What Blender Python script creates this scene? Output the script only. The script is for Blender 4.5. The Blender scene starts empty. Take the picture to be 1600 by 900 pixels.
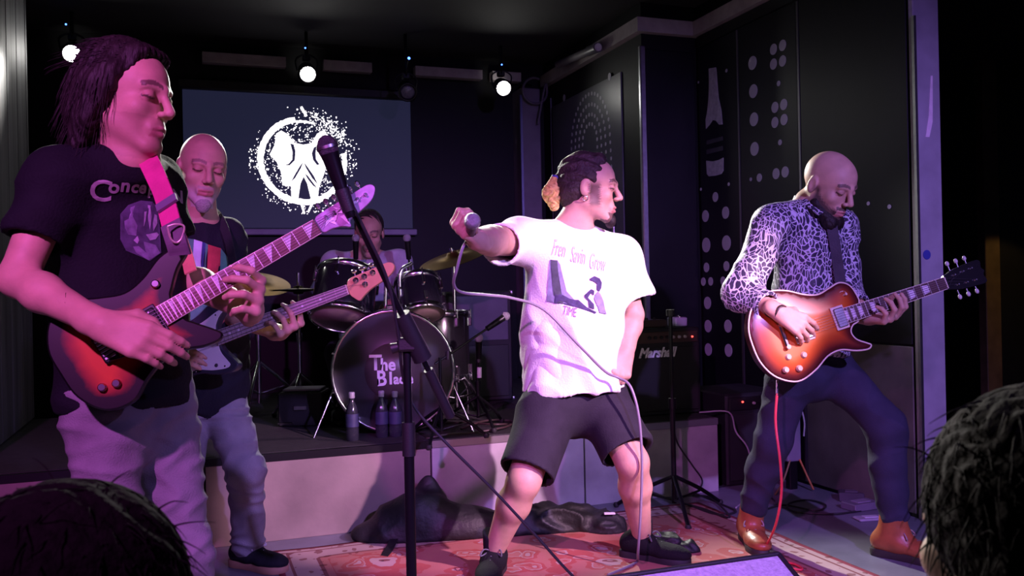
import bpy, bmesh, math, random
import numpy as np
from mathutils import Vector, Matrix
from mathutils.bvhtree import BVHTree
from mathutils.geometry import delaunay_2d_cdt

random.seed(7); RNG = np.random.RandomState(7)
scene = bpy.context.scene
COL = scene.collection

# ------------------------------------------------------------------ camera
# world axes = the room: +x runs along the riser towards the right wall, +y towards the back wall,
# z = 0 is the floor the band stands on.  The camera is turned 20 degrees to the right of +y.
YAW, ROLL, FPX = math.radians(20), math.radians(1.2), 1400.0
CAM = np.array([0.0, 0.0, 1.10])
FW = np.array([math.sin(YAW), math.cos(YAW), 0.0])
RT = np.array([math.cos(YAW), -math.sin(YAW), 0.0])
UP = np.array([0.0, 0.0, 1.0])
XC = RT*math.cos(ROLL) - UP*math.sin(ROLL)
YC = RT*math.sin(ROLL) + UP*math.cos(ROLL)
def P(px, py, D):
    "point seen at pixel (px, py), D metres in front of the camera"
    return CAM + XC*((px-800)/FPX*D) + YC*((450-py)/FPX*D) + FW*D
def FL(px, py, z=0.0):
    "point at height z seen at that pixel"
    d = XC*((px-800)/FPX) + YC*((450-py)/FPX) + FW
    return CAM + d*((z-CAM[2])/d[2])
def V(r, u, t):
    "unit vector: right, up, towards the camera"
    v = RT*r + UP*u - FW*t
    return v/np.linalg.norm(v)
def unit(v):
    v = np.asarray(v, float); return v/np.linalg.norm(v)

cd = bpy.data.cameras.new('camera'); cam = bpy.data.objects.new('camera', cd); COL.objects.link(cam)
cd.sensor_width = 36.0; cd.lens = FPX/1600*36.0; cd.clip_start = .05; cd.clip_end = 60
cd.dof.use_dof = True; cd.dof.focus_distance = 3.3; cd.dof.aperture_fstop = 11.0
cam.matrix_world = Matrix((
    (XC[0], YC[0], -FW[0], CAM[0]), (XC[1], YC[1], -FW[1], CAM[1]),
    (XC[2], YC[2], -FW[2], CAM[2]), (0, 0, 0, 1)))
scene.camera = cam

# ------------------------------------------------------------------ world and lights
vs = scene.view_settings
vs.view_transform = 'Standard'; vs.look = 'None'; vs.gamma = 1.0; vs.use_curve_mapping = False
vs.exposure = 0.12
world = bpy.data.worlds.new('club_dark'); scene.world = world; world.use_nodes = True
bg = world.node_tree.nodes['Background']
bg.inputs[0].default_value = (0.30, 0.28, 0.55, 1); bg.inputs[1].default_value = 0.010

def spot(name, loc, target, power, color, angle=60, blend=.4, radius=.06):
    l = bpy.data.lights.new(name, 'SPOT'); l.energy = power; l.color = color
    l.spot_size = math.radians(angle); l.spot_blend = blend; l.shadow_soft_size = radius
    o = bpy.data.objects.new(name, l); COL.objects.link(o)
    o.location = Vector(loc)
    o.rotation_euler = (Vector(target)-Vector(loc)).to_track_quat('-Z', 'Y').to_euler()
    return o
def cpt(r, d, z):
    "right / depth from the camera, height"
    return RT*r + FW*d + UP*z
# front wash: stage lamps under the ceiling of the room - pink from the left, violet from the right, and the
# narrow near-white key on the singer from the right
spot('front_wash_pink', cpt(-.9, -0.6, 2.6), cpt(-.75, 3.0, .35), 430, (.88, .18, 1.0), 62, .7, .05)
spot('front_wash_violet', cpt(1.9, -.6, 2.6), cpt(1.0, 3.5, .25), 760, (.42, .25, 1.0), 66, .7, .05)
spot('front_key', (2.75, -.1, 2.45), (1.46, 3.2, .78), 1350, (1.0, .54, .88), 21, .40, .04)
# white beams of the lamps on the back truss (their fixtures are built below)
LAMPS = [(112, 84, 5.55), (481, 116, 6.1), (787, 138, 6.55)]
for (x, y, D), tgt, pw in zip(LAMPS, [cpt(-.75, 1.8, .9), cpt(-.3, 2.6, .9), cpt(1.05, 3.2, 1.0)], [450, 500, 900]):
    p = P(x, y, D)
    d = unit(np.array(tgt)-p)
    spot('back_beam', p+d*.05, tgt, pw, (1.0, .97, .92), 40, .5, .05)
# ------------------------------------------------------------------ materials
MATS = {}
def rgb(r, g, b):
    f = lambda c: ((c/255+.055)/1.055)**2.4 if c > 10 else c/255/12.92
    return (f(r), f(g), f(b))
def mat(name, col, rough=.6, metal=0.0, vary=0.0, vscale=8.0, bump=0.0, bscale=60.0, emit=None, estr=0.0,
        attr=None, coat=0.0, sss=0.0, stretch=None, alpha=None, spec=.5, trans=0.0):
    if name in MATS: return MATS[name]
    m = bpy.data.materials.new(name); m.use_nodes = True; MATS[name] = m
    nt = m.node_tree; b = nt.nodes['Principled BSDF']
    b.inputs['Base Color'].default_value = (*col, 1); b.inputs['Roughness'].default_value = rough
    b.inputs['Metallic'].default_value = metal; b.inputs['Coat Weight'].default_value = coat
    b.inputs['Specular IOR Level'].default_value = spec
    b.inputs['Transmission Weight'].default_value = trans
    if sss:
        b.inputs['Subsurface Weight'].default_value = sss; b.inputs['Subsurface Radius'].default_value = (.012, .005, .003)
    if emit is not None:
        b.inputs['Emission Color'].default_value = (*emit, 1); b.inputs['Emission Strength'].default_value = estr
    tc = nt.nodes.new('ShaderNodeTexCoord'); mp = nt.nodes.new('ShaderNodeMapping')
    nt.links.new(tc.outputs['Object'], mp.inputs['Vector'])
    if stretch: mp.inputs['Scale'].default_value = stretch
    src = None
    if attr:
        a = nt.nodes.new('ShaderNodeAttribute'); a.attribute_name = attr; src = a.outputs['Color']
    if vary > 0:
        n = nt.nodes.new('ShaderNodeTexNoise'); n.inputs['Scale'].default_value = vscale; n.inputs['Detail'].default_value = 5
        nt.links.new(mp.outputs[0], n.inputs['Vector'])
        mr = nt.nodes.new('ShaderNodeMapRange'); mr.inputs[1].default_value = .25; mr.inputs[2].default_value = .75
        mr.inputs[3].default_value = 1-vary; mr.inputs[4].default_value = 1+vary
        nt.links.new(n.outputs[0], mr.inputs[0])
        mx = nt.nodes.new('ShaderNodeVectorMath'); mx.operation = 'SCALE'
        if src is None: mx.inputs[0].default_value = col
        else: nt.links.new(src, mx.inputs[0])
        nt.links.new(mr.outputs[0], mx.inputs['Scale']); src = mx.outputs[0]
    if src is not None: nt.links.new(src, b.inputs['Base Color'])
    if bump > 0:
        n = nt.nodes.new('ShaderNodeTexNoise'); n.inputs['Scale'].default_value = bscale; n.inputs['Detail'].default_value = 4
        nt.links.new(mp.outputs[0], n.inputs['Vector'])
        bp = nt.nodes.new('ShaderNodeBump'); bp.inputs['Strength'].default_value = bump; bp.inputs['Distance'].default_value = .01
        nt.links.new(n.outputs[0], bp.inputs['Height']); nt.links.new(bp.outputs[0], b.inputs['Normal'])
    return m
black_metal = mat('black_metal', (.012, .012, .014), .35, .6)
black_plastic = mat('black_plastic', (.012, .012, .013), .5, bump=.1, bscale=300)
chrome = mat('chrome', (.75, .75, .78), .18, 1.0, vary=.1, vscale=20)
steel_dull = mat('dull_steel', (.45, .45, .48), .35, 1.0, vary=.15, vscale=30)
rubber = mat('black_rubber', (.015, .015, .016), .7, bump=.1, bscale=120)
brass = mat('cymbal_brass', (.26, .16, .05), .42, 1.0, vary=.15, vscale=15)

# ------------------------------------------------------------------ scene graph helpers
WM = {}
def place(o, parent, world=None):
    world = world if world is not None else Matrix.Identity(4)
    if parent is not None:
        o.parent = parent; o.matrix_parent_inverse = WM[parent].inverted()
    o.matrix_basis = world; WM[o] = world
def tag(o, label=None, cat=None, group=None, kind=None):
    if label: o['label'] = label
    if cat: o['category'] = cat
    if group: o['group'] = group
    if kind: o['kind'] = kind
    return o
def thing(name, label, cat, loc, group=None):
    o = bpy.data.objects.new(name, None); COL.objects.link(o); o.empty_display_size = .1
    place(o, None, Matrix.Translation(Vector(loc)))
    return tag(o, label, cat, group)
def mesh_obj(name, me, m, parent=None, world=None, label=None, cat=None, group=None, kind=None):
    o = bpy.data.objects.new(name, me); COL.objects.link(o)
    if m is not None and not me.materials: me.materials.append(m)
    place(o, parent, world)
    return tag(o, label, cat, group, kind)
def np_mesh(name, verts, quads, smooth=True):
    me = bpy.data.meshes.new(name)
    nv, nf = len(verts), len(quads); k = quads.shape[1]
    me.vertices.add(nv); me.vertices.foreach_set('co', np.asarray(verts, np.float32).ravel())
    me.loops.add(nf*k); me.loops.foreach_set('vertex_index', np.asarray(quads, np.int32).ravel())
    me.polygons.add(nf); me.polygons.foreach_set('loop_start', np.arange(0, nf*k, k, dtype=np.int32))
    me.polygons.foreach_set('use_smooth', np.full(nf, smooth))
    me.update(calc_edges=True); me.validate()
    return me
def set_col(me, cols):
    a = me.color_attributes.new('Col', 'FLOAT_COLOR', 'POINT')
    c = np.ones((len(cols), 4), np.float32); c[:, :3] = cols
    a.data.foreach_set('color', c.ravel())

def spline(pts, n=8, closed=False):
    pts = [np.asarray(p, float) for p in pts]; m = len(pts); out = []
    rng = range(m) if closed else range(m-1)
    for i in rng:
        if closed: p0, p1, p2, p3 = pts[i-1], pts[i], pts[(i+1) % m], pts[(i+2) % m]
        else:
            p1, p2 = pts[i], pts[i+1]
            p0 = pts[i-1] if i > 0 else 2*p1-p2
            p3 = pts[i+2] if i+2 < m else 2*p2-p1
        for j in range(n):
            t = j/n
            out.append(.5*((2*p1)+(p2-p0)*t+(2*p0-5*p1+4*p2-p3)*t*t+(3*p1-p0-3*p2+p3)*t**3))
    if not closed: out.append(pts[-1])
    return out
def frame_of(axis, hint=None):
    z = unit(axis); h = np.array(hint if hint is not None else (0, 0, 1.0))
    if abs(z@unit(h)) > .97: h = np.array((1.0, 0, 0))
    x = unit(np.cross(h, z)); y = np.cross(z, x); return x, y, z
class MB:
    def __init__(s): s.v = []; s.f = []; s.sm = []
    def add(s, v, f, smooth=False):
        b = len(s.v); s.v += [tuple(map(float, q)) for q in v]
        s.f += [tuple(b+i for i in q) for q in f]; s.sm += [smooth]*len(f); return s
    def box(s, c, size, R=None, bev=0.0, top=None):
        c = np.asarray(c, float); h = np.asarray(size, float)/2
        R = np.eye(3) if R is None else np.column_stack(R)
        if bev <= 0:
            v = [c+R@(h*np.array((x, y, z))*(np.array((1, 1, 1)) if (top is None or z < 0) else np.array((top[0], top[1], 1)))) for z in (-1, 1) for x, y in ((-1, -1), (1, -1), (1, 1), (-1, 1))]
            return s.add(v, [(3, 2, 1, 0), (4, 5, 6, 7), (0, 1, 5, 4), (1, 2, 6, 5), (2, 3, 7, 6), (3, 0, 4, 7)])
        b = min(bev, *(h*.9)); v = []; rings = []
        for (z, i) in ((-h[2], b), (-h[2]+b, 0), (h[2]-b, 0), (h[2], b)):
            hx, hy = h[0]-i, h[1]-i; r = []
            for (x, y) in ((-hx+b, -hy), (hx-b, -hy), (hx, -hy+b), (hx, hy-b), (hx-b, hy), (-hx+b, hy), (-hx, hy-b), (-hx, -hy+b)):
                r.append(len(v)); v.append(c+R@np.array((x, y, z)))
            rings.append(r)
        f = [tuple(rings[0][::-1]), tuple(rings[3])]
        for a, d in zip(rings, rings[1:]):
            f += [(a[i], a[(i+1) % 8], d[(i+1) % 8], d[i]) for i in range(8)]
        return s.add(v, f)
    def loft(s, rings, caps=True, smooth=True, closed=True):
        v = []; n = len(rings[0]); f = []
        for r in rings: v += list(r)
        for i in range(len(rings)-1):
            for j in range(n if closed else n-1):
                f.append((i*n+j, i*n+(j+1) % n, (i+1)*n+(j+1) % n, (i+1)*n+j))
        s.add(v, f, smooth)
        if caps:
            s.add(rings[0], [tuple(range(n))[::-1]]); s.add(rings[-1], [tuple(range(n))])
        return s
    def cyl(s, a, b, ra, rb=None, n=16, caps=True):
        a = np.asarray(a, float); b = np.asarray(b, float); rb = ra if rb is None else rb
        x, y, z = frame_of(b-a)
        cs = [(math.cos(2*math.pi*i/n), math.sin(2*math.pi*i/n)) for i in range(n)]
        return s.loft([[a+ra*(c*x+q*y) for c, q in cs], [b+rb*(c*x+q*y) for c, q in cs]], caps)
    def tube(s, pts, r, n=8, sub=6, caps=True):
        p = spline(pts, sub) if sub else [np.asarray(q, float) for q in pts]
        rings = []; x = None; m = len(p)
        for i, q in enumerate(p):
            t = unit(p[min(i+1, m-1)]-p[max(i-1, 0)])
            x = frame_of(t)[0] if x is None else unit(x-t*(x@t))
            y = np.cross(t, x); rr = r(i/(m-1)) if callable(r) else r
            rings.append([q+rr*(math.cos(2*math.pi*j/n)*x+math.sin(2*math.pi*j/n)*y) for j in range(n)])
        return s.loft(rings, caps)
    def lathe(s, c, axis, prof, n=24, caps=True, hint=None):
        x, y, z = frame_of(axis, hint); c = np.asarray(c, float)
        return s.loft([[c+z*h+r*(math.cos(2*math.pi*i/n)*x+math.sin(2*math.pi*i/n)*y) for i in range(n)] for r, h in prof], caps)
    def ball(s, c, r, n=14, sc=(1, 1, 1), R=None):
        c = np.asarray(c, float); R = np.eye(3) if R is None else np.column_stack(R)
        rings = []
        for k in range(1, n//2):
            a = math.pi*k/(n//2)
            rings.append([c+R@(np.array((math.sin(a)*math.cos(2*math.pi*i/n), math.sin(a)*math.sin(2*math.pi*i/n), -math.cos(a)))*r*np.array(sc)) for i in range(n)])
        return s.loft(rings, True)
    def prism(s, pts2, o, ex, ey, d):
        o = np.asarray(o, float); d = np.asarray(d, float)
        a = [o+ex*p[0]+ey*p[1] for p in pts2]; b = [q+d for q in a]; n = len(a)
        s.add(a+b, [tuple(range(n))[::-1], tuple(range(n, 2*n))]+[(i, (i+1) % n, n+(i+1) % n, n+i) for i in range(n)])
        return s
    def ribbon(s, pts, wdirs, width, th, sub=8):
        p = spline(pts, sub); w = spline(wdirs, sub); m = len(p); rings = []
        for i, q in enumerate(p):
            t = unit(p[min(i+1, m-1)]-p[max(i-1, 0)]); x = unit(w[i]-t*(w[i]@t)); y = np.cross(t, x)
            rings.append([q+x*a*width/2+y*b*th/2 for a, b in ((-1, -1), (1, -1), (1, 1), (-1, 1))])
        return s.loft(rings, True, False)
    def mesh(s, name):
        me = bpy.data.meshes.new(name); me.from_pydata(s.v, [], s.f)
        me.polygons.foreach_set('use_smooth', s.sm); me.update()
        bm = bmesh.new(); bm.from_mesh(me); bmesh.ops.recalc_face_normals(bm, faces=bm.faces); bm.to_mesh(me); bm.free()
        return me
    def build(s, name, m, parent=None, **k):
        return mesh_obj(name, s.mesh(name), m, parent, **k)

def text_mesh(body, size, shear=0.0, spacing=1.0, xs=1.0, extrude=0.0, bold=0.0):
    "triangles of a line of lettering, centred on the origin, 2D + thickness"
    cu = bpy.data.curves.new('lettering', 'FONT'); cu.body = body; cu.size = size; cu.shear = shear
    cu.space_character = spacing; cu.align_x = 'CENTER'; cu.align_y = 'CENTER'; cu.extrude = extrude; cu.offset = bold
    cu.resolution_u = 4; cu.fill_mode = 'FRONT' if extrude == 0 else 'BOTH'
    o = bpy.data.objects.new('lettering_source', cu); COL.objects.link(o)
    dg = bpy.context.evaluated_depsgraph_get(); me = bpy.data.meshes.new_from_object(o.evaluated_get(dg))
    bpy.data.objects.remove(o); bpy.data.curves.remove(cu)
    bm = bmesh.new(); bm.from_mesh(me); bpy.data.meshes.remove(me)
    bmesh.ops.triangulate(bm, faces=bm.faces)
    for v in bm.verts: v.co.x *= xs
    return bm
def poly_bm(polys, step=None):
    "filled 2D polygons, cut fine enough to follow a curved surface"
    bm = bmesh.new()
    for poly in polys:
        pts = [Vector(p) for p in poly]; n = len(pts)
        xs = [p.x for p in pts]; ys = [p.y for p in pts]; extra = []
        if step:
            x = min(xs)+step/2
            while x < max(xs):
                y = min(ys)+step/2
                while y < max(ys): extra.append(Vector((x, y))); y += step
                x += step
        co, ed, fa, *_ = delaunay_2d_cdt(pts+extra, [(i, (i+1) % n) for i in range(n)], [], 1, 1e-5)
        vs = [bm.verts.new((c.x, c.y, 0)) for c in co]
        for t in fa:
            try: bm.faces.new([vs[i] for i in t])
            except ValueError: pass
    for v in list(bm.verts):
        if not v.link_faces: bm.verts.remove(v)
    return bm
def bm_obj(bm, name, m, parent, o, ex, ey, ez=None, **k):
    o = np.asarray(o, float); ez = np.cross(ex, ey) if ez is None else ez
    for v in bm.verts: v.co = Vector(o+ex*v.co.x+ey*v.co.y+ez*v.co.z)
    bmesh.ops.recalc_face_normals(bm, faces=bm.faces)
    me = bpy.data.meshes.new(name); bm.to_mesh(me); bm.free()
    return mesh_obj(name, me, m, parent, **k)
def print_on(bm, name, m, parent, bvh, o, ex, ey, lift=.003, **k):
    "flat print laid on cloth: every vertex dropped on the garment along the print's normal"
    o = np.asarray(o, float); n = np.cross(ex, ey); dead = []
    for v in bm.verts:
        q = o+ex*v.co.x+ey*v.co.y+n*.5
        hit = bvh.ray_cast(Vector(q), Vector(-n), 1.2)
        if hit[0] is None: dead.append(v)
        else: v.co = hit[0]+Vector(n)*lift
    bmesh.ops.delete(bm, geom=dead, context='VERTS')
    me = bpy.data.meshes.new(name); bm.to_mesh(me); bm.free()
    return mesh_obj(name, me, m, parent, **k)
def bvh_of(o):
    me = o.data
    return BVHTree.FromPolygons([v.co[:] for v in me.vertices], [p.vertices[:] for p in me.polygons])

# ------------------------------------------------------------------ smooth solid modelling (signed distances -> one mesh)
def smin(a, b, k):
    if k <= 0: return np.minimum(a, b)
    h = np.clip(.5+.5*(b-a)/k, 0, 1); return b+(a-b)*h-k*h*(1-h)
class SDF:
    def __init__(s): s.ops = []; s.post = []
    def rc(s, a, b, ra, rb=None, k=.03, sq=None, sub=False, flat=False):
        a = np.asarray(a, np.float32); b = np.asarray(b, np.float32); rb = ra if rb is None else rb
        m = max(ra, rb)+.03+k
        s.ops.append(('rc', np.minimum(a, b)-m, np.maximum(a, b)+m, (a, b, ra, rb, sq, flat), k, sub)); return s
    def chain(s, pts, rs, k=.02, sq=None, sub=False):
        for i in range(len(pts)-1): s.rc(pts[i], pts[i+1], rs[i], rs[i+1], k, sq, sub)
        return s
    def el(s, c, r, R=None, k=.02, sub=False):
        c = np.asarray(c, np.float32); r = np.asarray(r, np.float32); m = r.max()+.03+k
        R = np.eye(3) if R is None else np.asarray(R)
        s.ops.append(('el', c-m, c+m, (c, r, R), k, sub)); return s
    def cut(s, p, n, rad=None):
        s.post.append((np.asarray(p, np.float32), unit(n), rad)); return s
    def bore(s, a, b, r):
        s.post.append((np.asarray(a, np.float32), np.asarray(b, np.float32), ('bore', r))); return s
    def sleeve(s, a, b, ra, rb, k=.04, wall=.011, deep=.08):
        "open tube of cloth ending square at b"
        a = np.asarray(a, float); b = np.asarray(b, float); d = unit(b-a)
        s.rc(a, b, ra, rb, k, None, False, True); s.bore(b-d*deep, b+d*.10, rb-wall); return s
    def field(s, lo, hi, h, shell=0.0, grow=0.0):
        n = np.ceil((hi-lo)/h).astype(int)+1
        ax = [np.float32(lo[i])+np.arange(n[i], dtype=np.float32)*np.float32(h) for i in range(3)]
        D = np.full(n, .5, np.float32)
        def sl(l, u):
            a = np.clip(np.floor((l-lo)/h).astype(int), 0, n); b = np.clip(np.ceil((u-lo)/h).astype(int)+1, 0, n)
            return None if (b <= a).any() else tuple(slice(i, j) for i, j in zip(a, b))
        def xyz(q): return ax[0][q[0]][:, None, None], ax[1][q[1]][None, :, None], ax[2][q[2]][None, None, :]
        for typ, l, u, pr, k, sub in s.ops:
            q = sl(l, u)
            if q is None: continue
            X, Y, Z = xyz(q)
            if typ == 'rc':
                a, b, ra, rb, sq, flat = pr; ab = b-a; L2 = float(ab@ab)+1e-12
                tt = ((X-a[0])*ab[0]+(Y-a[1])*ab[1]+(Z-a[2])*ab[2])/L2
                t = np.clip(tt, 0, 1)
                x = X-a[0]-t*ab[0]; y = Y-a[1]-t*ab[1]; z = Z-a[2]-t*ab[2]
                if sq:
                    w, f = sq; g = (1/f-1)*(x*w[0]+y*w[1]+z*w[2]); x = x+g*w[0]; y = y+g*w[1]; z = z+g*w[2]
                d = np.sqrt(x*x+y*y+z*z)-(ra+(rb-ra)*t)
                if sq: d = d*min(1, sq[1])
                if flat: d = np.maximum(d, (tt-1)*math.sqrt(L2))
            else:
                c, r, R = pr; x = X-c[0]; y = Y-c[1]; z = Z-c[2]
                e = [(x*R[0][i]+y*R[1][i]+z*R[2][i])/r[i] for i in range(3)]
                k0 = np.sqrt(e[0]**2+e[1]**2+e[2]**2)+1e-9
                k1 = np.sqrt((e[0]/r[0])**2+(e[1]/r[1])**2+(e[2]/r[2])**2)+1e-9
                d = k0*(k0-1)/k1
            D[q] = -smin(-D[q], d, k) if sub else smin(D[q], d, k)
        if grow: D -= grow
        if shell: D = np.maximum(D, -(D+shell))
        for p, nn, rad in s.post:
            if isinstance(rad, tuple):
                a, b, r = p, nn, rad[1]; q = sl(np.minimum(a, b)-r-.02, np.maximum(a, b)+r+.02)
                if q is None: continue
                X, Y, Z = xyz(q); ab = b-a; L2 = float(ab@ab)
                t = np.clip(((X-a[0])*ab[0]+(Y-a[1])*ab[1]+(Z-a[2])*ab[2])/L2, 0, 1)
                d = np.sqrt((X-a[0]-t*ab[0])**2+(Y-a[1]-t*ab[1])**2+(Z-a[2]-t*ab[2])**2)-r
                D[q] = np.maximum(D[q], -d); continue
            q = (slice(None),)*3 if rad is None else sl(p-rad, p+rad)
            if q is None: continue
            X, Y, Z = xyz(q); pl = (X-p[0])*nn[0]+(Y-p[1])*nn[1]+(Z-p[2])*nn[2]
            if rad is not None:
                ins = (X-p[0])**2+(Y-p[1])**2+(Z-p[2])**2 < rad*rad
                D[q] = np.where(ins, np.maximum(D[q], pl), D[q])
            else: D[q] = np.maximum(D[q], pl)
        return D
    def bounds(s):
        lo = np.min([o[1] for o in s.ops if not o[5]], 0); hi = np.max([o[2] for o in s.ops if not o[5]], 0); return lo, hi
    def mesh(s, h, lo=None, hi=None, shell=0.0, smooth=1, grow=0.0):
        l, u = s.bounds(); lo = l if lo is None else np.maximum(l, lo); hi = u if hi is None else np.minimum(u, hi)
        return nets(s.field(lo, hi, h, shell, grow), lo, h, smooth)
def nets(D, o, h, smooth=1):
    S = D < 0
    c = [S[i:S.shape[0]-1+i, j:S.shape[1]-1+j, k:S.shape[2]-1+k] for i in (0, 1) for j in (0, 1) for k in (0, 1)]
    al = c[0].copy(); an = c[0].copy()
    for q in c[1:]: al &= q; an |= q
    cells = np.argwhere(an & ~al)
    idx = np.full(al.shape, -1, np.int32); idx[tuple(cells.T)] = np.arange(len(cells))
    acc = np.zeros((len(cells), 3), np.float32); cnt = np.zeros(len(cells), np.float32)
    ci, cj, ck = cells.T
    for a in range(3):
        for u in (0, 1):
            for w in (0, 1):
                off = [u, w]; off.insert(a, 0); e = [0, 0, 0]; e[a] = 1
                v0 = D[ci+off[0], cj+off[1], ck+off[2]]; v1 = D[ci+off[0]+e[0], cj+off[1]+e[1], ck+off[2]+e[2]]
                x = (v0 < 0) != (v1 < 0); t = np.where(x, v0/np.where(x, v0-v1, 1), 0)
                p = np.array(off, np.float32)[None]+t[:, None]*np.array(e, np.float32)[None]
                acc += np.where(x[:, None], p, 0); cnt += x
    V_ = np.asarray(o, np.float32)+h*(cells+acc/np.maximum(cnt, 1)[:, None])
    Q = []
    for a in range(3):
        sh = [slice(None)]*3; sh2 = [slice(None)]*3; sh[a] = slice(0, -1); sh2[a] = slice(1, None)
        s0 = S[tuple(sh)]; s1 = S[tuple(sh2)]; x = s0 != s1
        o1, o2 = [i for i in range(3) if i != a]
        e = np.argwhere(x); ok = (e[:, o1] > 0) & (e[:, o2] > 0) & (e[:, o1] < idx.shape[o1]) & (e[:, o2] < idx.shape[o2]); e = e[ok]
        def at(d1, d2):
            g = e.copy(); g[:, o1] -= d1; g[:, o2] -= d2; return idx[g[:, 0], g[:, 1], g[:, 2]]
        q = np.stack([at(1, 1), at(0, 1), at(0, 0), at(1, 0)], 1)
        fl = s0[tuple(e.T)]; fl = fl if a != 1 else ~fl
        q[~fl] = q[~fl][:, ::-1]; Q.append(q)
    Q = np.concatenate(Q); Q = Q[(Q >= 0).all(1)]
    used = np.unique(Q); mp = np.zeros(len(V_), np.int64); mp[used] = np.arange(len(used)); V_ = V_[used]; Q = mp[Q]
    for _ in range(smooth): V_ = relax(V_, Q, .5)
    return V_, Q
def relax(V_, Q, w):
    s = np.zeros_like(V_, dtype=np.float64); n = np.zeros(len(V_))
    for a in range(4):
        for b in ((a+1) % 4, (a-1) % 4):
            for ax in range(3): s[:, ax] += np.bincount(Q[:, a], V_[Q[:, b], ax], len(V_))
            n += np.bincount(Q[:, a], minlength=len(V_))
    return (V_*(1-w)+w*s/np.maximum(n, 1)[:, None]).astype(np.float32)
def vnormals(V_, Q):
    fn = np.cross(V_[Q[:, 2]]-V_[Q[:, 0]], V_[Q[:, 3]]-V_[Q[:, 1]])
    N = np.stack([sum(np.bincount(Q[:, a], fn[:, ax], len(V_)) for a in range(4)) for ax in range(3)], 1)
    return N/np.maximum(np.linalg.norm(N, axis=1), 1e-12)[:, None]
def folds(p, freq, amp, seed, stretch=(1, 1, 1), ridge=True):
    "wandering cloth folds: warped sine bands"
    r = np.random.RandomState(seed); q = p*np.asarray(stretch); out = 0
    for i in range(3):
        k = unit(r.randn(3))*freq*(1+.6*i); m = r.randn(3)*freq*.45; ph = r.rand(2)*6
        s = np.sin(q@k+ph[0]+1.8*np.sin(q@m+ph[1])+1.2*np.sin(q@(m[[1, 2, 0]]*1.7)))
        out = out+(1-2*np.abs(s) if ridge and i == 0 else s)*amp/(1+i)
    return out
def join(parts):
    V_, Q, n = [], [], 0
    for v, q in parts: V_.append(v); Q.append(q+n); n += len(v)
    return np.concatenate(V_), np.concatenate(Q)
def sdf_obj(name, parts, m, parent=None, col=None, disp=None, **k):
    V_, Q = join(parts) if isinstance(parts, list) else parts
    if disp is not None: V_ = (V_+vnormals(V_, Q)*disp(V_)[:, None]).astype(np.float32)
    me = np_mesh(name, V_, Q)
    if col is not None: set_col(me, col(V_))
    return mesh_obj(name, me, m, parent, **k)
# ------------------------------------------------------------------ the room
YB, XR1, XR2, YJ, XL, CEIL, RISER = 6.72, 2.75, 3.15, 5.06, -.85, 2.90, .39
YR = 4.10                                                   # front edge of the riser
def ray(px, py): return XC*((px-800)/FPX)+YC*((450-py)/FPX)+FW
def WX(px, py, x): d = ray(px, py); return CAM+d*((x-CAM[0])/d[0])
def WY(px, py, y): d = ray(px, py); return CAM+d*((y-CAM[1])/d[1])
def struct(name, mb, m, label, **k):
    return mb.build(name, m, None, kind='structure', label=label, **k)
EX, EY = np.array((1.0, 0, 0)), np.array((0, 1.0, 0))
black_wall = mat('black_wall_paint', (.005, .005, .006), .55, spec=.25, vary=.35, vscale=3, bump=.05, bscale=40)
black_gloss = mat('black_gloss_panel', (.006, .006, .008), .38, spec=.3, vary=.3, vscale=4, bump=.02, bscale=12)
ceil_m = mat('dark_ceiling', (.016, .016, .017), .8, vary=.4, vscale=1.5, bump=.1, bscale=30)
floor_m = mat('blue_grey_stage_floor', (.15, .15, .19), .42, vary=.25, vscale=5, bump=.06, bscale=60)
floor2_m = mat('dark_house_floor', (.03, .03, .035), .5, vary=.3, vscale=4, bump=.05, bscale=40)
grey_strip = mat('pale_grey_trim', (.34, .30, .30), .5, vary=.2, vscale=12)
def slab(lo, hi, bev=0.0):
    lo = np.array(lo, float); hi = np.array(hi, float); return MB().box((lo+hi)/2, hi-lo, bev=bev)
struct('floor', slab((-3.2, 1.45, -.12), (3.3, YB, 0)), floor_m, 'blue-grey painted floor the band stands on')
struct('floor_house', slab((-3.2, -3, -.72), (7.5, 1.45, -.60)), floor2_m, 'dark lower floor where the audience stands')
struct('floor_side', slab((3.3, 1.45, -.72), (7.5, YB, -.60)), floor2_m, 'dark floor of the side room')
struct('ceiling', slab((-3.2, -3, CEIL), (7.5, YB+.1, CEIL+.1)), ceil_m, 'black ceiling over the stage')
struct('wall_back', slab((-3.2, YB, 0), (XR1+.13, YB+.1, CEIL)), black_wall, 'black wall behind the drum kit')
struct('wall_right_rear', slab((XR1, YJ, 0), (XR2+.13, YB, CEIL)), black_wall, 'black right wall section beside the drums')
struct('wall_side_room', slab((XR2+.13, YB-.05, -.6), (7.5, YB+.1, CEIL)), black_wall, 'dark far wall of the side room')
wr = struct('wall_right', slab((XR2, 3.23, 0), (XR2+.13, YJ, CEIL)), black_wall, 'black panelled right wall with grey printed dots')
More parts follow.
